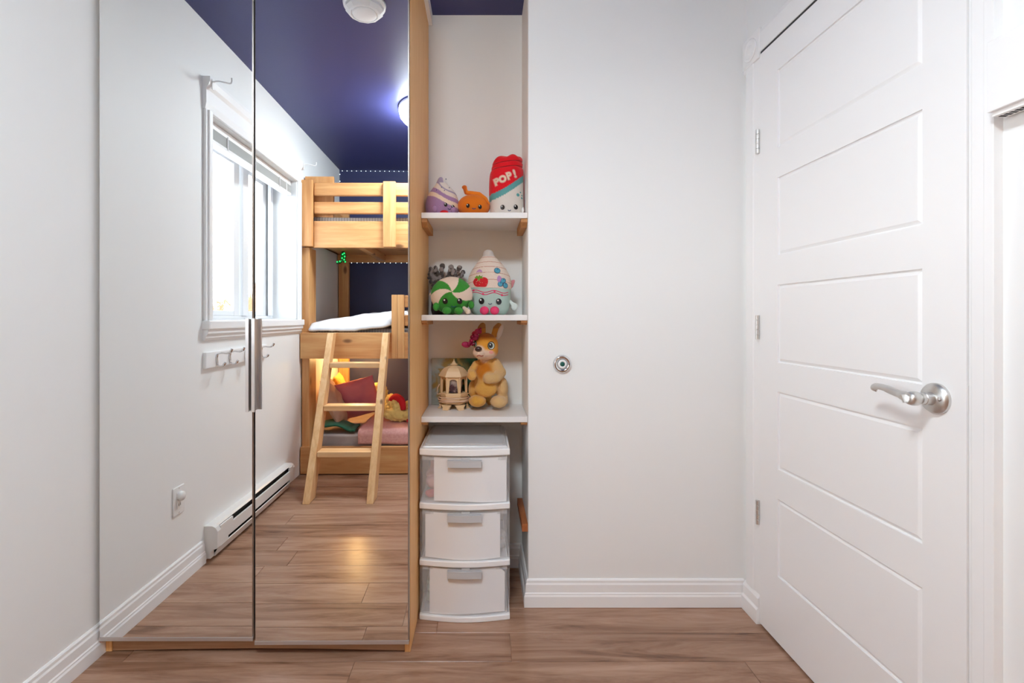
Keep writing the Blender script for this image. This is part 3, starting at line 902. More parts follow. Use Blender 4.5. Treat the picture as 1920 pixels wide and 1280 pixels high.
def letter(ch, x, z, size, rot, off, m, lift, nm):
    cu = bpy.data.curves.new('txt', 'FONT'); cu.body = ch; cu.size = size; cu.offset = off; cu.align_x = 'CENTER'; cu.resolution_u = 4
    o_ = bpy.data.objects.new('txt', cu); C.objects.link(o_)
    dg = bpy.context.evaluated_depsgraph_get()
    m_ = bpy.data.meshes.new_from_object(o_.evaluated_get(dg)); bpy.data.objects.remove(o_)
    bm = bmesh.new(); bm.from_mesh(m_)
    bmesh.ops.triangulate(bm, faces=bm.faces)
    cr_, sr = math.cos(rot), math.sin(rot)
    for v in bm.verts:
        X, Z = v.co.x, v.co.y - size * .35
        v.co = project(bv, x + X * cr_ - Z * sr, z + X * sr + Z * cr_, lift)
    return obj(nm, bm, m, t)
for ch, x, z, s in (('P', -.046, .137, .037), ('O', -.022, .146, .035), ('P', .003, .158, .038), ('!', .026, .168, .040)):
    l1 = letter(ch, cx + x, zA + z, s, R(18), .0050, mat('pink_outline', (.80, .14, .15), .85), .0025, 'letter_outline')
    letter(ch, cx + x, zA + z, s, R(18), .0022, M['peach'], .0038, 'letter')
bm = bmesh.new(); ball(bm, (cx + .060, cy - .038, zA + .027), (.0055, .008, .013), 2); obj('arm', bm, M['white_dot'], t, smooth=True)

# --- middle shelf: green and cream swirl plush
cx, cy, zc = -.1225, 1.960, zB + .0765
sc_x, sc_z = cx + .003, zc + .012
def colS(c_):
    if c_.y > cy + .02: return (.70, .55, .42)
    dx, dz = c_.x - sc_x, c_.z - sc_z
    r = math.hypot(dx, dz); a = math.degrees(math.atan2(dz, dx)) - 560 * (r - .072)
    a = a % 360
    return (.045, .27, .035) if (18 < a < 72 or 140 < a < 181 or 222 < a < 333) else (.78, .62, .50)
me = blob([('e', (cx, cy, zc), (.084, .052, .0745)), ('e', (cx + .006, cy, zc + .006), (.070, .056, .066))], .0024, colS, 5)
t = tag(obj('mint_swirl_plush', me, M['plush']), 'round green and cream swirl plush on the middle shelf', 'plush toy')
bv = bvh_of(me)
simple_eyes(t, bv, [(cx - .022, zc - .024), (cx + .034, zc - .024)], .010, (cx + .010, zc - .046, .009))
gr = lambda c_: (.05, .28, .04)
for nm, c_, r_ in (('arm', (cx - .058, cy - .030, zc - .045), (.014, .013, .017)), ('arm', (cx + .078, cy - .026, zc - .038), (.012, .012, .016)),
                   ('foot', (cx - .016, cy - .048, zB + .0155), (.018, .017, .015)), ('foot', (cx + .030, cy - .048, zB + .0150), (.0175, .017, .0145))):
    m2 = blob([('e', c_, r_)], .003, gr, 2); obj(nm, m2, M['plush'], t)
m2 = blob([('c', [(cx + .050, cy - .03, zB + .026), (cx + .066, cy - .045, zB + .012)], [.008, .011])], .003, lambda c_: (.78, .62, .50), 2)
obj('wrapper_end', m2, M['plush'], t)
m2 = blob([('c', [(cx - .070, cy - .0, zc + .004), (cx - .083, cy - .004, zc + .005)], [.012, .006])], .003, lambda c_: (.78, .62, .50), 2)
obj('wrapper_end', m2, M['plush'], t)

# --- dark branching ornament behind it
t = thing('branch_ornament', 'dark grey knobbly branching ornament behind the green swirl plush', 'ornament', (-.155, 2.12, zB))
bm = bmesh.new(); lathe(bm, [(.001, 0), (.045, 0), (.050, .02), (.048, .08), (.03, .115), (.012, .13)], (-.170, 2.115, zB), n=24)
obj('dark_base', bm, mat('dark_clay', (.035, .022, .028), .7), t, smooth=True)
rg = random.Random(3)
tips = [((-.20, .165), (-.222, .172), .010), ((-.195, .165), (-.220, .196), .0095), ((-.185, .165), (-.199, .200), .010), ((-.176, .17), (-.172, .208), .013), ((-.150, .165), (-.134, .203), .012), ((-.140, .165), (-.122, .188), .010),
        ((-.125, .16), (-.098, .198), .011), ((-.115, .16), (-.084, .182), .010), ((-.20, .14), (-.215, .155), .010), ((-.19, .12), (-.208, .125), .010)]
for (a_, b_, r_) in tips:
    yy = 2.11 + rg.uniform(-.015, .01); yb_ = 2.115
    m2 = blob([('c', [(-.16 + (a_[0] + .16) * .5, yb_, zB + .12), (a_[0], yb_, zB + a_[1] - .01), (b_[0], yy, zB + b_[1])], [.013, .010, r_ * .75]), ('e', (b_[0], yy, zB + b_[1]), (r_, r_, r_)), ('e', (b_[0] - .004, yy - .006, zB + b_[1] - .014), (r_ * .8,) * 3)], .003,
              lambda c_: (.09, .075, .07) if noise.noise(c_ * 60) > .05 else (.30, .26, .25), 1, .003, 90)
    obj('branch', m2, M['plush'], t)

# --- berry dessert plush
cx, cy = .0275, 2.038
prof = [(.001, 0), (.055, 0), (.074, .012), (.083, .035), (.086, .06), (.0875, .085), (.0885, .105), (.0905, .109), (.091, .122), (.089, .140), (.084, .158), (.0745, .178), (.062, .198), (.047, .216), (.034, .230), (.027, .238), (.0225, .244), (.0205, .254), (.015, .263), (.006, .2665), (.001, .267)]
rings = [.142, .171, .195, .215, .236]
def colB(c_):
    z = c_.z - zB + .25 * (c_.x - cx) ** 2 * 8
    zz_ = c_.z - zB + .035 * (c_.x - cx)
    if zz_ < .1075: return (.47, .62, .56)
    for q_ in rings:
        if abs(z - q_) < .0012: return (.58, .30, .22)
    if z > .240: return (.62, .57, .53)
    return (.80, .68, .59)
def warpB(c_):
    return Vector((c_.x - .004 * max(0, c_.z - .2) / .06, c_.y * .72, c_.z))
me = lathe_mesh(dense(prof, 14), (cx, cy, zB), 160, colB, warpB)
t = tag(obj('dessert_plush', me, M['plush']), 'tall cream and mint dessert plush with embroidered berries on the middle shelf', 'plush toy')
bv = bvh_of(me)
simple_eyes(t, bv, [(cx - .032, zB + .055), (cx + .037, zB + .053)], .011, (cx + .002, zB + .043, .007))
for dz in (0, .009):
    pts = [(cx - .075 + .150 * i / 40, zB + .087 + dz + .0045 * math.sin(i / 40 * 2 * math.pi * 2.0) - .005 * i / 40) for i in range(41)]
    ribbon('icing_line', pts, bv, M['pink'], t)
for (x, z) in ((-.064, .0985), (-.026, .083), (.020, .094), (.050, .079)):
    patch('icing_dot', disc2(cx + x, zB + z, .0042, n=12), bv, M['pink'], t, .0024)
sb = [(-.062, .142), (-.066, .132), (-.062, .121), (-.054, .1135), (-.036, .112), (-.016, .112), (-.009, .122), (-.006, .134), (-.010, .145), (-.022, .150), (-.036, .149), (-.050, .150)]
st = patch('strawberry', [(p.x, p.y) for p in [Vector((q.x, q.y)) for q in catmull([(cx + x, zB + z, 0) for x, z in sb + sb[:1]], 3)][:-1]], bv, M['redfelt'], t, .0022)
patch('strawberry_leaf', [(cx + x, zB + z) for x, z in ((-.060, .148), (-.050, .158), (-.046, .153), (-.040, .159), (-.034, .153), (-.028, .158), (-.030, .150), (-.024, .144), (-.036, .146), (-.044, .134), (-.048, .145))], bv, M['greenfelt'], st, .0036)
rg = random.Random(8)
for _ in range(14):
    patch('seed', disc2(cx + rg.uniform(-.056, -.014), zB + rg.uniform(.118, .140), .0011, n=6), bv, M['peach'], st, .0034)
def berry(x, z, rx, rz, rot=0):
    o_ = patch('blueberry', disc2(cx + x, zB + z, rx + .0016, rz + .0016, rot=rot), bv, M['bluedark'], t, .0022)
    patch('blueberry_fill', disc2(cx + x, zB + z, rx, rz, rot=rot), bv, M['bluefelt'], o_, .0030)
    patch('blueberry_eye', disc2(cx + x + .002, zB + z + rz * .55, .0022, n=8), bv, M['bluedark'], o_, .0038)
rb = [(.030, .138), (.031, .150), (.037, .158), (.046, .152), (.051, .142), (.046, .132), (.038, .126)]
patch('raspberry', [(cx + x, zB + z) for x, z in rb], bv, M['lilac'], t, .0022)
berry(.055, .137, .0095, .0085, .5); berry(.043, .123, .009, .009); berry(.064, .118, .0085, .010, .3)
berry(.031, .1775, .0115, .010, -.3)
patch('raspberry', [(cx + x, zB + z) for x, z in ((-.054, .170), (-.048, .179), (-.040, .183), (-.032, .179), (-.028, .170), (-.041, .173))], bv, M['lilac'], t, .0022)
for sx_ in (-.021, .020):
    bm = bmesh.new(); ball(bm, (cx + sx_, cy - .072, zB + .0172), (.0183, .018, .0168), 3); obj('foot', bm, M['pink'], t, smooth=True)
m2 = blob([('c', [(cx + .080, cy - .012, zB + .060), (cx + .098, cy - .012, zB + .040)], [.006, .009]), ('e', (cx + .102, cy - .012, zB + .034), (.014, .010, .016))], .003, lambda c_: (.72, .80, .78), 2)
obj('arm', m2, M['plush'], t)
m2 = blob([('c', [(cx + .082, cy + .012, zB + .128), (cx + .100, cy + .012, zB + .140), (cx + .094, cy + .012, zB + .120), (cx + .086, cy + .012, zB + .108)], [.006, .007, .006, .004])], .003, lambda c_: (.72, .30, .33), 2)
obj('ribbon_loop', m2, M['plush'], t)

# --- lowest shelf: painted canvas
pm = mat('child_painting', (.3, .3, .2), .7)
tcn = N(pm, 'ShaderNodeTexCoord'); n1 = N(pm, 'ShaderNodeTexNoise'); n1.inputs['Scale'].default_value = 9; n1.inputs['Detail'].default_value = 3
n1.inputs['Distortion'].default_value = 1.5
L(pm, tcn.outputs['Object'], n1.inputs['Vector'])
sp = N(pm, 'ShaderNodeSeparateXYZ'); L(pm, tcn.outputs['Object'], sp.inputs[0])
ma = N(pm, 'ShaderNodeMath', operation='MULTIPLY_ADD'); ma.inputs[1].default_value = 3.6; ma.inputs[2].default_value = .50; L(pm, sp.outputs['X'], ma.inputs[0])
ad = N(pm, 'ShaderNodeMath', operation='MULTIPLY_ADD'); ad.inputs[1].default_value = .9; L(pm, n1.outputs[0], ad.inputs[0]); L(pm, ma.outputs[0], ad.inputs[2])
sb_ = N(pm, 'ShaderNodeMath', operation='SUBTRACT'); sb_.inputs[1].default_value = .45; L(pm, ad.outputs[0], sb_.inputs[0])
rr = ramp(pm, [(.10, (.42, .42, .36)), (.24, (.32, .36, .33)), (.32, (.34, .22, .06)), (.48, (.42, .28, .07)), (.58, (.10, .12, .05)), (.64, (.03, .14, .08)), (1.0, (.02, .11, .07))], sb_.outputs[0])
L(pm, rr.outputs[0], bsdf(pm).inputs['Base Color'])
cv = B('painted_canvas', -.1, .1, -.008, .008, -.1, .1, pm, bevel=.002)
cv.location = (-.122, 2.1605, zC + .1005); cv.rotation_euler = (R(-3), 0, 0)
tag(cv, 'small square painted canvas leaning behind the cream lantern', 'painting')
bm = bmesh.new()
for pts in ([(-.098, -.02), (-.07, .028)], [(-.098, -.02), (-.06, .008)], [(.085, .095), (.05, .045), (.04, .02)], [(.02, .055), (.04, .062), (.055, .03)]):
    tube(bm, catmull([(x, -.0088, z) for x, z in pts], 3), .0018, 6)
obj('brush_stroke', bm, mat('pale_stroke', (.62, .50, .36), .7), cv)
bm = bmesh.new()
for pts in ([(-.098, -.028), (-.055, -.014)], [(-.095, -.033), (-.055, -.020)], [(-.02, .075), (.0, .085)], [(-.015, .078), (-.0, .076)]):
    tube(bm, [(x, -.0088, z) for x, z in pts], .0014, 6)
obj('dark_stroke', bm, M['black'], cv)

# --- cream hexagonal lantern
lx, ly = -.1205, 2.080
t = thing('lantern', 'cream six-sided gazebo lantern with its cord wound round the base', 'lantern', (lx, ly, zC))
def hexp(r, z, rot=R(30), n=6): return [(lx + r * math.cos(rot + k * 2 * math.pi / n), ly + r * math.sin(rot + k * 2 * math.pi / n), z) for k in range(n)]
def stackhex(bm, prof, rot=R(0)):
    for (r0, z0), (r1, z1) in zip(prof, prof[1:]): hexa(bm, hexp(r0, z0, rot), hexp(r1, z1, rot))
bm = bmesh.new(); stackhex(bm, [(.058, zC + .022), (.060, zC + .028)])
obj('base_plate', bm, M['cream_plastic'], t, bevel=.001)
for k in range(6):                                     # scrolled feet
    a = k * math.pi / 3
    def F(s, z, d, a=a): return (lx + (.062 + d) * math.cos(a) - s * math.sin(a), ly + (.062 + d) * math.sin(a) + s * math.cos(a), zC + z)
    bm = bmesh.new()
    prism(bm, [(-.012, 0), (-.008, -.0005 + .0005), (.008, 0), (.012, 0), (.016, .010), (.024, .020), (-.024, .020), (-.016, .010)], lambda s, z: F(s, z, -.010), lambda s, z: F(s, z, .002 + (.004 if z < .005 else -.004)))
    obj('foot', bm, M['cream_plastic'], t)
bm = bmesh.new(); stackhex(bm, [(.055, zC + .028), (.055, zC + .066)])
obj('lower_body', bm, M['cream_plastic'], t, bevel=.001)
bm = bmesh.new(); stackhex(bm, [(.059, zC + .050), (.059, zC + .064)]); obj('band', bm, M['cream_plastic'], t, bevel=.0015)
for k in range(6):
    a = k * math.pi / 3
    bm = bmesh.new(); p = Vector((lx + .052 * math.cos(a), ly + .052 * math.sin(a), 0))
    tube(bm, [(p.x, p.y, zC + .066), (p.x, p.y, zC + .136)], .0048, 8)
    for z in (zC + .05, zC + .06): ball(bm, (lx + .060 * math.cos(a), ly + .060 * math.sin(a), z), .003, 1)
    obj('post', bm, M['cream_plastic'], t)
    am = a + math.pi / 6; rad = .052 * math.cos(math.pi / 6)
    def G(s, z, d, am=am): return (lx + (rad + d) * math.cos(am) - s * math.sin(am), ly + (rad + d) * math.sin(am) + s * math.cos(am), zC + z)
    bm = bmesh.new(); hw = .024; n = 10                # arched opening
    for i in range(n):
        s0, s1 = -hw + 2 * hw * i / n, -hw + 2 * hw * (i + 1) / n
        ar = lambda s: .108 + .016 * math.sqrt(max(0, 1 - (s / .018) ** 2)) if abs(s) < .018 else .066
        for z_a, z_b in (((ar(s0)), (ar(s1))),):
            hexa(bm, [G(s0, z_a, -.002), G(s1, z_b, -.002), G(s1, z_b, .001), G(s0, z_a, .001)], [G(s0, .136, -.002), G(s1, .136, -.002), G(s1, .136, .001), G(s0, .136, .001)])
    obj('arch', bm, M['cream_plastic'], t)
pc = mat('dim_picture', (.2, .15, .15), .25)
tcn = N(pc, 'ShaderNodeTexCoord'); n1 = N(pc, 'ShaderNodeTexNoise'); n1.inputs['Scale'].default_value = 55; n1.inputs['Detail'].default_value = 5
L(pc, tcn.outputs['Object'], n1.inputs['Vector']); sp = N(pc, 'ShaderNodeSeparateXYZ'); L(pc, tcn.outputs['Object'], sp.inputs[0])
ma = N(pc, 'ShaderNodeMath', operation='MULTIPLY_ADD'); ma.inputs[1].default_value = 9.0; ma.inputs[2].default_value = -9.0 * (zC + .098); L(pc, sp.outputs['Z'], ma.inputs[0])
ad = N(pc, 'ShaderNodeMath', operation='ADD'); L(pc, n1.outputs[0], ad.inputs[0]); L(pc, ma.outputs[0], ad.inputs[1])
rr = ramp(pc, [(.15, (.025, .02, .035)), (.38, (.10, .05, .06)), (.55, (.35, .27, .25)), (.85, (.50, .42, .38))], ad.outputs[0])
L(pc, rr.outputs[0], bsdf(pc).inputs['Base Color'])
bm = bmesh.new(); lathe(bm, [(.034, zC + .066), (.036, zC + .070), (.036, zC + .12), (.030, zC + .136)], (lx, ly, 0), n=24); obj('picture_drum', bm, pc, t, smooth=True)
bm = bmesh.new(); stackhex(bm, [(.064, zC + .134), (.063, zC + .138), (.052, zC + .156), (.040, zC + .168), (.024, zC + .175), (.014, zC + .177)])
obj('roof', bm, M['cream_plastic'], t)
bm = bmesh.new(); lathe(bm, [(.013, 0), (.012, .008), (.010, .010), (.006, .016), (.002, .022), (.0015, .027), (.0005, .028)], (lx, ly, zC + .176), n=14)
for k in range(8): ball(bm, (lx + .013 * math.cos(k * .785), ly + .013 * math.sin(k * .785), zC + .182), .0028, 1)
obj('finial', bm, M['cream_plastic'], t, smooth=True)
pts = []
for i in range(150):
    a = i / 150 * 2 * math.pi * 5 + .4; r = .064 + .002 * math.sin(i * .37)
    pts.append((lx + r * math.cos(a), ly + r * math.sin(a), zC + .030 + .018 * i / 150 + .0035 * math.sin(a * 1.3 + 1)))
a = pts[-1]; pts += [(lx - .070, ly - .012, zC + .06), (lx - .068, ly - .004, zC + .085), (lx - .060, ly - .004, zC + .10)]
bm = bmesh.new(); tube(bm, pts, .0022, 6); obj('cord', bm, M['cord'], t, smooth=True)

# --- kangaroo toy
Yk = 2.075
def K(u, v, dy=0.0):
    return at(u, v, Yk + dy)
s = 1 / 449.0
tan, org, pale, brown = (.74, .49, .22), (.72, .30, .035), (.80, .60, .46), (.30, .10, .02)
hd = K(911, 648, -.02)
body = [('e', K(912, 716, .0), (.052, .045, .075)), ('e', K(912, 728, -.012), (.050, .045, .050)), ('e', K(909, 692, 0), (.036, .034, .045)),
        ('c', [K(908, 686, -.005), K(909, 668, -.012)], [.021, .021]),
        ('e', K(941, 733, .0), (.026, .045, .048)), ('e', K(888, 735, .012), (.022, .035, .040)),
        ('c', [K(944, 748, -.008), K(945, 757, -.025)], [.019, .018]), ('c', [K(890, 750, -.0), K(893, 757, -.02)], [.018, .016]),
        ('c', [K(899, 757, -.02), K(892, 757.5, -.062)], [.021, .024]), ('e', K(895, 757, -.045), (.036, .040, .0245)),
        ('c', [K(938, 758, -.02), K(934, 759, -.065)], [.022, .024]), ('e', K(935, 758.5, -.048), (.035, .042, .0248)),
        ('c', [K(929, 686, -.005), K(939, 704, -.018), K(930, 714, -.052), K(917, 716, -.066)], [.021, .023, .022, .021]), ('e', K(916, 715, -.068), (.022, .02, .022)),
        ('c', [K(893, 688, -.01), K(884, 703, -.03), K(884, 710, -.058)], [.016, .017, .017]), ('e', K(885, 709, -.062), (.020, .02, .022)),
        ('c', [K(912, 744, .04), K(918, 760, .065)], [.022, .012])]
def uv(c_): return 905 + c_.x / c_.y * 930, 595 - (c_.z - 1.09) / c_.y * 930
def ell(u, v, cu, cv, ru, rv, soft=.35):
    d = math.hypot((u - cu) / ru, (v - cv) / rv)
    k = max(0.0, min(1.0, (1 + soft - d) / (2 * soft))); return k * k * (3 - 2 * k)
def mixc(a, b, k): return tuple(p * (1 - k) + q * k for p, q in zip(a, b))
def colK(c_):
    u, v = uv(c_)
    c = (.75, .43, .12)
    c = mixc(c, (.72, .37, .06), ell(u, v, 895, 757, 24, 15))
    c = mixc(c, (.60, .20, .012), ell(u, v, 907, 701, 15, 17))
    c = mixc(c, pale, ell(u, v, 908, 676, 9, 9))
    c = mixc(c, tan, ell(u, v, 946, 735, 15, 36)); c = mixc(c, tan, ell(u, v, 937, 760, 17, 15))
    if c_.y < Yk - .012: c = mixc(c, tan, max(ell(u, v, 936, 697, 11, 24), ell(u, v, 918, 715, 13, 13, .2)))
    return c
me = blob(body, .0032, colK, 4, .0012, 220)
bot = min(v.co.z for v in me.vertices)
for v in me.vertices: v.co.z += zC - bot
kg = tag(obj('kangaroo_toy', me, M['fleece']), 'tan and orange kangaroo plush sitting beside the cream lantern', 'plush toy')
head = [('e', hd, (.052, .050, .054)), ('e', hd + Vector((.002, -.006, -.018)), (.050, .047, .040)), ('e', K(898, 661, -.060), (.025, .030, .022)), ('e', K(896, 656, -.070), (.017, .018, .015)), ('e', K(900, 668, -.055), (.018, .020, .012))]
def colH(c_):
    u, v = uv(c_)
    c = mixc((.76, .34, .045), (.40, .13, .022), ell(u, v, 912, 624, 27, 10, .3))
    c = mixc(c, pale, max(ell(u, v, 908, 671, 24, 15, .22), ell(u, v, 897, 660, 13, 13, .2)))
    return c
me = blob(head, .003, colH, 4)
hdo = obj('head', me, M['plush'], kg)
bvk = bvh_of(me)
for pts, rad, inner in (([K(905, 628, .0), K(903, 616, .005), K(905, 610, .008)], [.014, .018, .013], None), ([K(926, 629, .0), K(931, 617, .004), K(935, 611, .006)], [.013, .017, .014], 1)):
    m2 = blob([('c', pts, rad)], .003, lambda c_: (.46, .24, .08) if c_.z > 1.045 else (.66, .33, .07), 2)
    for v in m2.vertices: v.co.y = Yk + (v.co.y - Yk) * .55
    obj('ear', m2, M['plush'], hdo)
m2 = blob([('e', K(937.5, 622, -.006), (.0105, .007, .034), (0, R(20), 0))], .003, lambda c_: (.80, .76, .74), 1)
obj('inner_ear', m2, M['plush'], hdo)
gm = mat('eye_iris', (.40, .50, .38), .15)
for (u, v, rx, rz) in ((921, 647.5, .0150, .0165), (890.5, 645, .0075, .0135)):
    p = K(u, v); x, z = (u - 905) / 930 * (Yk - .06), 1.09 - (v - 595) / 930 * (Yk - .06)
    o_ = patch('eye', disc2(x, z, rx, rz), bvk, M['black'], hdo, .0015, .004)
    patch('iris', disc2(x + .0005, z - .0005, rx * .80, rz * .82), bvk, M['white_dot'] if u > 900 else gm, o_, .0022, .004)
    patch('iris', disc2(x - .001, z, rx * .70, rz * .74), bvk, gm, o_, .0028, .004)
    patch('pupil', disc2(x - .0025, z + .0005, rx * .54, rz * .62), bvk, M['black'], o_, .0034, .004)
    patch('glint', disc2(x - .004, z + .004, .0025), bvk, M['white_dot'], o_, .0042)
bm = bmesh.new(); ball(bm, K(897, 654, -.088), (.0145, .010, .0105), 3); obj('nose', bm, mat('brown_nose', (.06, .03, .028), .25), hdo, smooth=True)
x, z = (900 - 905) / 930 * 1.985, 1.09 - (667.5 - 595) / 930 * 1.985
patch('mouth', stripe2([(x - .013, z), (x - .004, z + .003), (x + .006, z - .001), (x + .014, z + .001)], .0038), bvk, mat('red_mouth', (.40, .07, .05), .5), hdo, .0015, .004)
x, z = (921 - 905) / 930 * 2.01, 1.09 - (660 - 595) / 930 * 2.01
patch('cheek', disc2(x, z, .009, .007), bvk, mat('pink_cheek', (.80, .36, .32), .9), hdo, .0010, .004)
mag = mat('magenta_ribbon', (.36, .008, .07), .55)
fl_ = bmesh.new()
for (u, v, r_, rot) in ((897, 621, .015, .3), (890, 625, .014, -.4), (885, 631, .013, .8), (874, 646, .017, .2), (881, 644, .013, .5), (884, 639, .014, -.7), (890, 634, .013, 0), (893, 629, .013, .4), (887, 645, .012, .7), (900, 617, .011, .9)):
    p = K(u, v, -.055)
    bmesh.ops.create_icosphere(fl_, subdivisions=2, radius=1, matrix=Matrix.Translation(p) @ Matrix.Rotation(rot, 4, 'Y') @ Matrix.Rotation(rot * 2, 4, 'Z') @ Matrix.Diagonal((r_ * 1.2, r_ * .5, r_ * .75, 1)))
obj('flower_bow', fl_, mag, hdo, smooth=True)
m2 = blob([('e', K(911, 729, -.042), (.046, .020, .034))], .003, lambda c_: (.72, .40, .09), 1, .001, 200)
obj('pouch', m2, M['fleece'], kg)

# ================================================================== THE REFLECTED END OF THE ROOM
def MR(u, v, Yv):
    """room point seen in the right-hand mirror at a virtual depth."""
    return Vector(((u + 13 - 905) / 930 * Yv, 2 * YM - Yv, 1.09 - (v - 595) / 930 * Yv))
def YY(Yv): return 2 * YM - Yv

# baseboard heater
ht = thing('baseboard_heater', 'long white electric baseboard heater on the window wall', 'heater', (XL, .48, .01))
hy0, hy1 = -.02, .965
prof = [(0, .012), (.030, .012), (.030, .040), (.044, .052), (.060, .058), (.062, .134), (.052, .151), (.038, .158), (0, .158)]
bm = bmesh.new(); prism(bm, [(.0, .014), (.022, .014), (.022, .04), (.034, .055), (.034, .15), (0, .155)], lambda d, z: (XL + d + .0005, hy0 + .01, z), lambda d, z: (XL + d + .0005, hy1 - .01, z))
obj('core', bm, M['dark'], ht)
for y0, y1 in ((hy0, hy0 + .03), (hy1 - .03, hy1)):
    bm = bmesh.new(); prism(bm, prof, lambda d, z: (XL + d, y0, z), lambda d, z: (XL + d, y1, z)); obj('end_cap', bm, M['heater'], ht, bevel=.002)
bm = bmesh.new(); prism(bm, [(.0, .150), (.050, .150), (.040, .157), (.0, .157)], lambda d, z: (XL + d, hy0 + .03, z), lambda d, z: (XL + d, hy1 - .03, z)); obj('top_cover', bm, M['heater'], ht)
bm = bmesh.new(); prism(bm, [(.046, .075), (.059, .075), (.060, .127), (.050, .127)], lambda d, z: (XL + d, hy0 + .03, z), lambda d, z: (XL + d, hy1 - .03, z)); obj('front_cover', bm, M['heater'], ht, bevel=.001)
bm = bmesh.new(); prism(bm, [(.0, .012), (.034, .012), (.048, .045), (.056, .055), (.052, .058), (.03, .02), (0, .02)], lambda d, z: (XL + d, hy0 + .03, z), lambda d, z: (XL + d, hy1 - .03, z)); obj('lower_lip', bm, M['heater'], ht)
bm = bmesh.new(); box(bm, XL + .052, XL + .0605, hy1 - .14, hy1 - .03, .125, .149); box(bm, XL + .05, XL + .0585, hy1 - .10, hy1 - .03, .056, .076); box(bm, XL + .05, XL + .0605, hy0 + .03, hy0 + .08, .056, .149)
obj('blank_plate', bm, M['heater'], ht)

# outlet
ot = thing('outlet', 'white wall outlet plate with a round plug-in above the baseboard', 'outlet', (XL, 1.155, .345))
B('cover_plate', XL, XL + .006, 1.118, 1.192, .287, .402, M['plate'], ot, bevel=.003)
B('receptacle', XL + .006, XL + .008, 1.138, 1.172, .312, .380, M['plate'], ot, bevel=.001)
bm = bmesh.new(); lathe(bm, [(.019, .007), (.019, .018), (.016, .024), (.001, .025)], (XL, 1.153, .362), 'X', 24); obj('round_plug', bm, M['plate'], ot, smooth=True)
for y_ in (1.149, 1.161): B('slot', XL + .0078, XL + .0085, y_ - .0012, y_ + .0012, .323, .333, M['dark'], ot)
for z in (.296, .394):
    bm = bmesh.new(); lathe(bm, [(.003, .006), (.0025, .0072)], (XL, 1.155, z), 'X', 10); obj('screw', bm, M['nickel'], ot)

# coat rail with hooks
rl = thing('coat_rail', 'white wooden coat rail with wire hooks under the window', 'coat rail', (XL, .64, .897))
B('rail_board', XL, XL + .016, .295, .975, .860, .935, M['white'], rl, bevel=.004)
for y_, dz in ((.888, 0), (.770, 0), (.615, 0), (.375, 0)):
    bm = bmesh.new(); x = XL + .018
    for off in (-.005, .005):
        tube(bm, catmull([(x + .002, y_ + off * .4, .872), (x, y_ + off, .885), (x - .001, y_ + off, .905), (x + .002, y_ + off * .4, .920)]), .0030, 8)
    tube(bm, catmull([(x, y_, .920), (x + .02, y_, .926), (x + .045, y_, .924), (x + .062, y_, .932), (x + .069, y_, .945)]), [.0032] * 12 + [.0042] * 6 + [.0062] * 7, 8)
    tube(bm, catmull([(x, y_, .872), (x + .012, y_, .866), (x + .028, y_, .868), (x + .038, y_, .882)]), [.0032] * 10 + [.0042] * 4 + [.0062] * 5, 8)
    obj('hook', bm, M['chrome'], rl, smooth=True)

# smoke detector on the ceiling
sd = thing('smoke_detector', 'round white smoke detector on the navy ceiling', 'smoke detector', (-.492, 1.08, CEIL))
bm = bmesh.new(); lathe(bm, [(.090, 0), (.088, -.012), (.080, -.018)], (-.492, 1.08, CEIL), n=32); obj('base_ring', bm, M['plastic'], sd, smooth=True)
bm = bmesh.new(); lathe(bm, [(.082, -.014), (.080, -.03), (.066, -.044), (.058, -.046), (.054, -.041), (.052, -.041)], (-.492, 1.08, CEIL), n=12); obj('vent_ring', bm, M['plastic'], sd)
bm = bmesh.new(); lathe(bm, [(.055, -.036), (.0525, -.040), (.0525, -.040)], (-.492, 1.08, CEIL), n=28); obj('shadow_gap', bm, M['grey_plastic'], sd)
bm = bmesh.new(); lathe(bm, [(.050, -.036), (.049, -.047), (.045, -.049), (.001, -.050)], (-.492, 1.08, CEIL), n=32); obj('centre_cap', bm, M['plastic'], sd, smooth=True)

# ceiling lamp
LX, LY = -.305, .045
cl = thing('ceiling_light', 'round white ceiling lamp, lit, above the middle of the room', 'ceiling light', (LX, LY, CEIL))
bm = bmesh.new(); lathe(bm, [(.198, 0), (.2015, -.006), (.2015, -.016), (.197, -.018)], (LX, LY, CEIL), n=48); obj('lamp_base', bm, M['plastic'], cl, smooth=True)
bm = bmesh.new(); lathe(bm, [(.196, -.016), (.199, -.022), (.199, -.034), (.193, -.062), (.172, -.088), (.135, -.104), (.08, -.113), (.03, -.1155), (.001, -.116)], (LX, LY, CEIL), n=48); obj('diffuser', bm, M['diff'], cl, smooth=True)

# ---------------------------------------------------------------- triple bunk bed
bd = thing('bunk_bed', 'three-tier pine bunk bed across the far end of the room', 'bunk bed', (-.1, YY(4.0), 0))
BF = YY(3.48)            # front face of the bed
BX0, BX1 = -1.238, .93
BB = YB + .012           # back of the bed
B('post', BX0, BX0 + .052, BF - .15, BF - .001, 0, 1.58, M['pine_z'], bd, bevel=.004)
B('post', BX1 - .052, BX1, BF - .15, BF - .001, 0, 1.58, M['pine_z'], bd, bevel=.004)
B('post', BX0, BX0 + .09, BB, BB + .045, 0, 2.08, M['pine_z'], bd, bevel=.004)
B('post', BX1 - .09, BX1, BB, BB + .045, 0, 2.08, M['pine_z'], bd, bevel=.004)
B('upper_post', BX0 + .004, BX0 + .082, BF - .002, BF + .030, 1.584, 2.046, M['pine_z'], bd, bevel=.004)
B('end_plank', BX0 + .003, BX0 + .205, BF - .085, BF - .055, 1.585, 2.092, M['pine_z'], bd, bevel=.004)
B('end_plank', BX0 + .004, BX0 + .034, BB + .05, BF - .09, 1.86, 1.99, M['pine_y'], bd, bevel=.004)
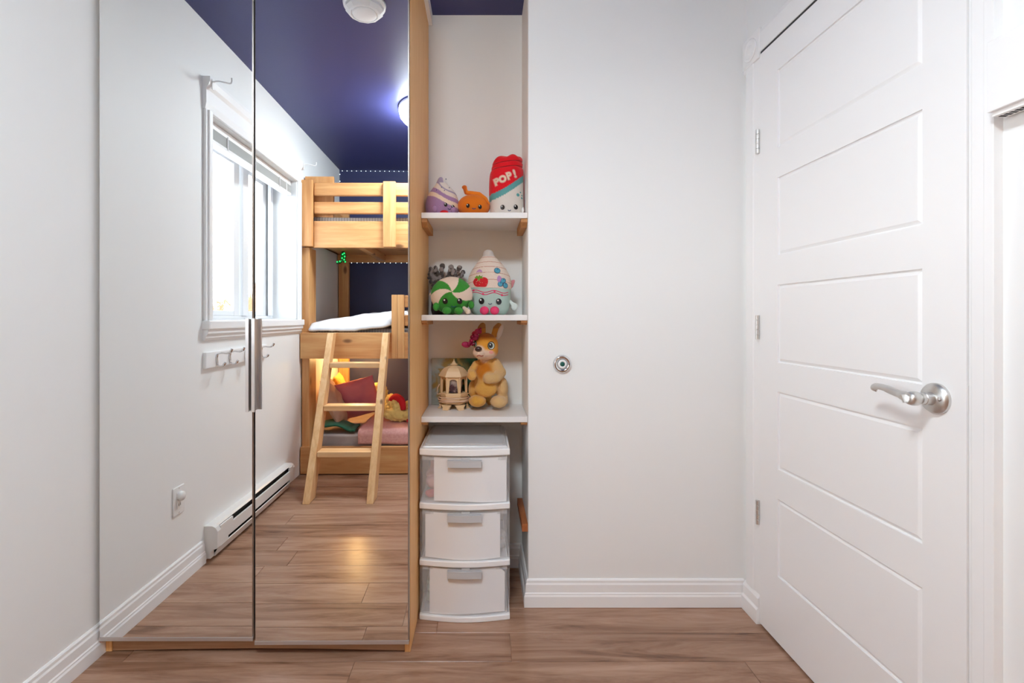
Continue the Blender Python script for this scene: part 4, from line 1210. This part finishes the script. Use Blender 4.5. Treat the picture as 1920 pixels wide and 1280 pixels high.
B('end_plank', BX0 + .004, BX0 + .034, BB + .05, BF - .09, 1.64, 1.77, M['pine_y'], bd, bevel=.004)
for z0, z1 in ((1.942, 2.034), (1.816, 1.899)):
    B('guard_rail', BX0 + .083, BX1, BF - .032, BF, z0, z1, M['pine_x'], bd, bevel=.008, seg=3)
B('side_board', BX0 + .083, BX1, BF - .032, BF, 1.578, 1.764, M['pine_x'], bd, bevel=.003)
B('guard_post', -.666, -.580, BF, BF + .030, 1.580, 2.036, M['pine_z'], bd, bevel=.003)
B('side_board', BX0, BX1, BB + .046, BB + .078, 1.575, 1.665, M['pine_x'], bd, bevel=.003)
for x in (-.865, -.30, .3):
    B('joist', x, x + .05, BB + .08, BF - .033, 1.582, 1.64, M['pine_y'], bd, bevel=.003)
B('mattress_board', BX0 + .01, BX1 - .01, BB + .05, BF - .034, 1.640, 1.655, M['pine_x'], bd)
# middle tier
B('side_board', BX0, BX1, BF - .001, BF + .032, .804, .985, M['pine_x'], bd, bevel=.003)
B('side_board', BX0, BX1, BB + .046, BB + .078, .82, .96, M['pine_x'], bd, bevel=.003)
B('mattress_board', BX0 + .01, BX1 - .01, BB + .05, BF - .034, .84, .856, M['pine_x'], bd)
B('guard_post', -.602, -.562, BF + .033, BF + .062, .806, 1.246, M['pine_z'], bd, bevel=.003)
B('guard_post', -.561, -.516, BF + .033, BF + .062, .806, 1.246, M['pine_z'], bd, bevel=.003)
for z0, z1 in ((1.16, 1.243), (1.03, 1.108)):
    B('guard_rail', -.516, BX1, BF + .002, BF + .032, z0, z1, M['pine_x'], bd, bevel=.005)
# lower tier
B('side_board', BX0, BX1, BF - .001, BF + .032, .006, .192, M['pine_x'], bd, bevel=.003)
B('side_board', BX0, BX1, BB + .046, BB + .078, .02, .15, M['pine_x'], bd, bevel=.003)
B('mattress_board', BX0 + .01, BX1 - .01, BB + .05, BF - .034, .07, .086, M['pine_x'], bd)

def mattress(z0, z1, m, label):
    bm = bmesh.new(); box(bm, BX0 + .06, BX1 - .06, BB + .085, BF - .045, z0, z1)
    bmesh.ops.subdivide_edges(bm, edges=bm.edges, cuts=10, use_grid_fill=True)
    for v in bm.verts:
        v.co.z += .006 * noise.noise(v.co * 5) * (v.co.z > z0 + .02)
    o = obj('mattress', bm, m, smooth=True); tag(o, label, 'mattress', 'mattresses of the bunk bed')
    b = o.modifiers.new('bevel', 'BEVEL'); b.width = .03; b.segments = 3; b.limit_method = 'ANGLE'; b.angle_limit = R(50)
mattress(1.656, 1.80, M['ticking'], 'grey striped mattress behind the rails of the top bunk')
mattress(.857, 1.012, M['ticking'], 'grey striped mattress under the white duvet of the middle bunk')
mattress(.087, .262, M['greysheet'], 'grey mattress on the lowest bunk under the pink blanket')

# white duvet on the middle bunk
def duv(x, y, a, b):
    k0 = max(0.0, min(1.0, (x + 1.18) / .52))
    z = 1.034 + .088 * k0 ** .7 * (.55 + .45 * math.sin(math.pi * (.15 + .7 * b)))
    z += (.016 * noise.noise(Vector((x * 8, y * 5, 1))) + .010 * noise.noise(Vector((x * 19, y * 13, 2)))) * (.3 + .7 * k0)
    z = max(z, 1.030)
    e_ = BF - .050
    if y > e_:
        k = min(1, (y - e_) / .07)
        if x < -.60:
            lift = max(0, (x + .86) / .26)
            z = z * (1 - k) + (.992 + .036 * lift + .008 * noise.noise(Vector((x * 22, 3, y * 9)))) * k
            y += .006 * noise.noise(Vector((x * 25, 7, 1)))
        else: y = e_ - .01
    return (x, y, z)
dv = cloth('duvet', -1.182, -.15, BB + .12, BF + .018, duv, M['duvet'], 70, 50, .016)
tag(dv, 'rumpled white duvet hanging over the middle bunk rail', 'duvet')

# lower bunk bedding
def pinkb(x, y, a, b):
    z = .290 + .012 * noise.noise(Vector((x * 8, y * 8, 4)))
    e_ = BF - .040
    if y > e_: z -= (y - e_); y = e_ + .012
    return (x, y, z)
tag(cloth('pink_blanket', -.85, .25, BB + .10, BF + .05, pinkb, M['pinkblanket'], 60, 60, .014), 'pale pink fleece blanket spread over the lowest bunk', 'blanket')
def grn(x, y, a, b):
    z = .284 + .05 * max(0, math.sin(a * 3.3 + .3)) * (.5 + .5 * math.sin(b * 2.6 + .4)) + .012 * noise.noise(Vector((x * 10, y * 10, 7)))
    return (x, y, z)
tag(cloth('green_cloth', -1.17, -.88, YY(3.70), YY(3.53), grn, M['greencloth'], 40, 30, .014), 'dark green cloth bunched at the head of the lowest bunk', 'cloth')
tag(pillow('bed_pillow', .31, .36, .12, M['mauve'], (-.925, YY(3.84), .470), (R(58), R(-14), R(-6)), seed=2), 'mauve pillow propped beside the yellow fluffy bear', 'pillow')
tag(pillow('bed_pillow', .34, .22, .10, M['tan'], (-1.075, YY(3.70), .47), (R(6), R(66), R(10)), seed=5), 'tan pillow leaning at the head of the lowest bunk', 'pillow')
tag(pillow('bed_pillow', .36, .34, .10, M['yellow'], (-1.125, YY(4.12), .45), (R(-4), R(74), R(-12)), seed=7), 'yellow pillow standing against the wall of the lowest bunk', 'pillow')

# yellow fluffy bear lying on its back
bp = lambda u, v, Yv: MR(u, v, Yv)
yel = lambda c_: (.90, .76, .27)
bear = [('e', bp(703, 742, 4.05), (.088, .08, .086)), ('e', bp(686, 738, 4.02), (.04, .04, .04)), ('c', [bp(716, 765, 3.98), bp(742, 778, 3.86), bp(770, 778, 3.84)], [.065, .072, .072]),
        ('c', [bp(728, 752, 3.90), bp(741, 765, 3.78)], [.042, .045]), ('c', [bp(748, 783, 3.75), bp(772, 782, 3.74)], [.042, .042]),
        ('c', [bp(724, 781, 3.76), bp(745, 785, 3.74)], [.040, .040]), ('e', bp(759, 766, 3.82), (.04, .04, .04)), ('c', [bp(770, 779, 3.84), bp(800, 784, 3.80), bp(822, 784, 3.76)], [.070, .055, .050])]
me = blob(bear, .009, yel, 2, .014, 55)
for v in me.vertices: v.co.z += .02
t = tag(obj('fluffy_bear', me, M['fluff']), 'yellow fluffy toy bear lying on the lowest bunk', 'plush toy')
bm = bmesh.new(); tube(bm, catmull([bp(727, 752, 3.84), bp(737, 744, 3.80), bp(748, 752, 3.76), bp(751, 768, 3.74)]), [.018, .022, .024, .026, .027, .028, .028, .028, .028, .028, .028, .028, .026, .026, .024, .022, .022, .02, .018], 14)
obj('scarf', bm, M['redfelt'], t, smooth=True)
bm = bmesh.new(); ball(bm, bp(765, 788, 3.70), (.035, .02, .018), 2); obj('foot_pad', bm, M['redfelt'], t, smooth=True)
bm = bmesh.new(); ball(bm, bp(694, 736, 3.955), (.008, .006, .016), 2); obj('nose', bm, M['redfelt'], t, smooth=True)

# ladder
ld = thing('bunk_ladder', 'pine ladder leaning on the middle bunk rail', 'ladder', (-.83, YY(2.95), 0))
yb0, yt0, ZT = YY(2.90), YY(3.372), .985
for x in (-1.034, -.662):
    bm = bmesh.new()
    hexa(bm, [(x, yb0, 0), (x + .042, yb0, 0), (x + .042, yb0 - .115, 0), (x, yb0 - .115, 0)], [(x + .006, yt0, ZT), (x + .048, yt0, ZT), (x + .048, BF + .034, ZT), (x + .006, BF + .034, ZT)])
    obj('ladder_rail', bm, M['ladder_z'], ld, bevel=.004)
for z in (.238, .497, .757):
    yf = yb0 + (yt0 - yb0) * (z + .02) / ZT - .003
    B('rung', -.990 + .006 * z, -.662 + .006 * z, yf - .095, yf, z, z + .034, M['ladder_x'], ld, bevel=.004)

# string lights
sl = thing('string_lights', 'string of tiny white lights along the navy wall over the bunk', 'string lights', (-.1, YB, CEIL), 'tiny white string lights round the bunk')
def string(parent, pts, gap):
    bm = bmesh.new(); tube(bm, pts, .0012, 5); obj('wire', bm, M['wire'], parent)
    bm = bmesh.new()
    for a_, b_ in zip(pts, pts[1:]):
        a_, b_ = Vector(a_), Vector(b_); n = max(1, int((b_ - a_).length / gap))
        for i in range(n): ball(bm, a_.lerp(b_, (i + .5) / n), .0042, 1)
    obj('bulb', bm, M['led'], parent, kind='stuff')
string(sl, [(XL + .006, YB + .006, 2.28), (XL + .006, YB + .006, CEIL - .012), (.95, YB + .006, CEIL - .022)], .042)
s2 = thing('string_lights', 'string of tiny white lights along the rail under the top bunk', 'string lights', (-.1, BB + .08, 1.57), 'tiny white string lights round the bunk')
string(s2, [(BX0 + .10, BB + .080, 1.570), (.85, BB + .080, 1.568)], .048)
gl = thing('green_light', 'small green glowing light figure hanging under the top bunk', 'light', MR(634, 485, 4.1))
bm = bmesh.new()
tube(bm, catmull([MR(627, 492, 4.1), MR(633, 491.5, 4.1), MR(637, 487, 4.1), MR(637, 478, 4.1), MR(639, 474, 4.1), MR(642, 477, 4.1), MR(641, 487, 4.1), MR(643, 492, 4.1)]), .012, 8)
obj('figure', bm, M['greenplastic'], gl, smooth=True)
bm = bmesh.new()
for u, v in ((628, 491), (633, 490), (637, 484), (638, 477), (641, 475), (642, 481), (641, 487), (643, 491)): ball(bm, MR(u, v, 4.08), .0065, 1)
obj('bulb', bm, M['ledg'], gl, kind='stuff')

# warm lamp inside the lowest bunk
wl = bpy.data.lights.new('bunk_lamp', 'POINT'); wl.energy = 5.0; wl.color = (1, .66, .25); wl.shadow_soft_size = .03
wlo = bpy.data.objects.new('bunk_lamp', wl); C.objects.link(wlo); wlo.location = (-1.0, YB + .32, .80)

# ================================================================== OUTSIDE THE WINDOW
struct(B('ground', -60, -2.5, -70, 40, -3.3, -3.0, M['snow']), 'snow covered ground outside the window', 'ground')
def tree(x, y, h, seed, label):
    rg = random.Random(seed); bm = bmesh.new()
    def grow(p, d, l, r, k):
        q_ = p + d * l
        tube(bm, [p, p.lerp(q_, .5) + Vector((rg.uniform(-.04, .04), rg.uniform(-.04, .04), 0)) * l, q_], [r, r * .85, r * .7], 5)
        if k:
            for _ in range(3 if k > 1 else 4):
                nd = (d + Vector((rg.uniform(-.8, .8), rg.uniform(-.8, .8), rg.uniform(-.1, .6)))).normalized()
                grow(q_ - d * l * rg.uniform(0, .35), nd, l * rg.uniform(.55, .75), r * .6, k - 1)
    grow(Vector((x, y, -3)), Vector((0, 0, 1)), h * .38, .17, 5)
    tag(obj('bare_tree', bm, M['bark']), label, 'tree', 'bare trees outside the window')
tree(-14.2, -25.5, 6.6, 1, 'bare orange-brown tree beyond the left window pane, nearer its middle bar')
tree(-16.5, -27.5, 6.0, 2, 'bare orange-brown tree low in the middle of the left window pane')
tree(-15.6, -25.0, 5.6, 3, 'bare orange-brown tree low at the near edge of the left window pane')
tree(-15.0, -28.5, 6.2, 4, 'bare orange-brown tree farthest back beyond the left window pane')
hs = thing('neighbour_house', 'orange brown house wall beyond the right window pane', 'house', (-9, -24, -3))
B('house_wall', -11.05, -4.0, -28, -21.8, -3, 2.78, M['siding'], hs)
bm = bmesh.new(); prism(bm, [(-28.2, 2.78), (-21.6, 2.78), (-21.9, 2.86), (-27.9, 2.86)], lambda y, z: (-11.2, y, z), lambda y, z: (-3.9, y, z)); obj('flat_roof', bm, M['snow'], hs)

# drop unused data made on the way
for me in [m_ for m_ in bpy.data.meshes if m_.users == 0]: bpy.data.meshes.remove(me)
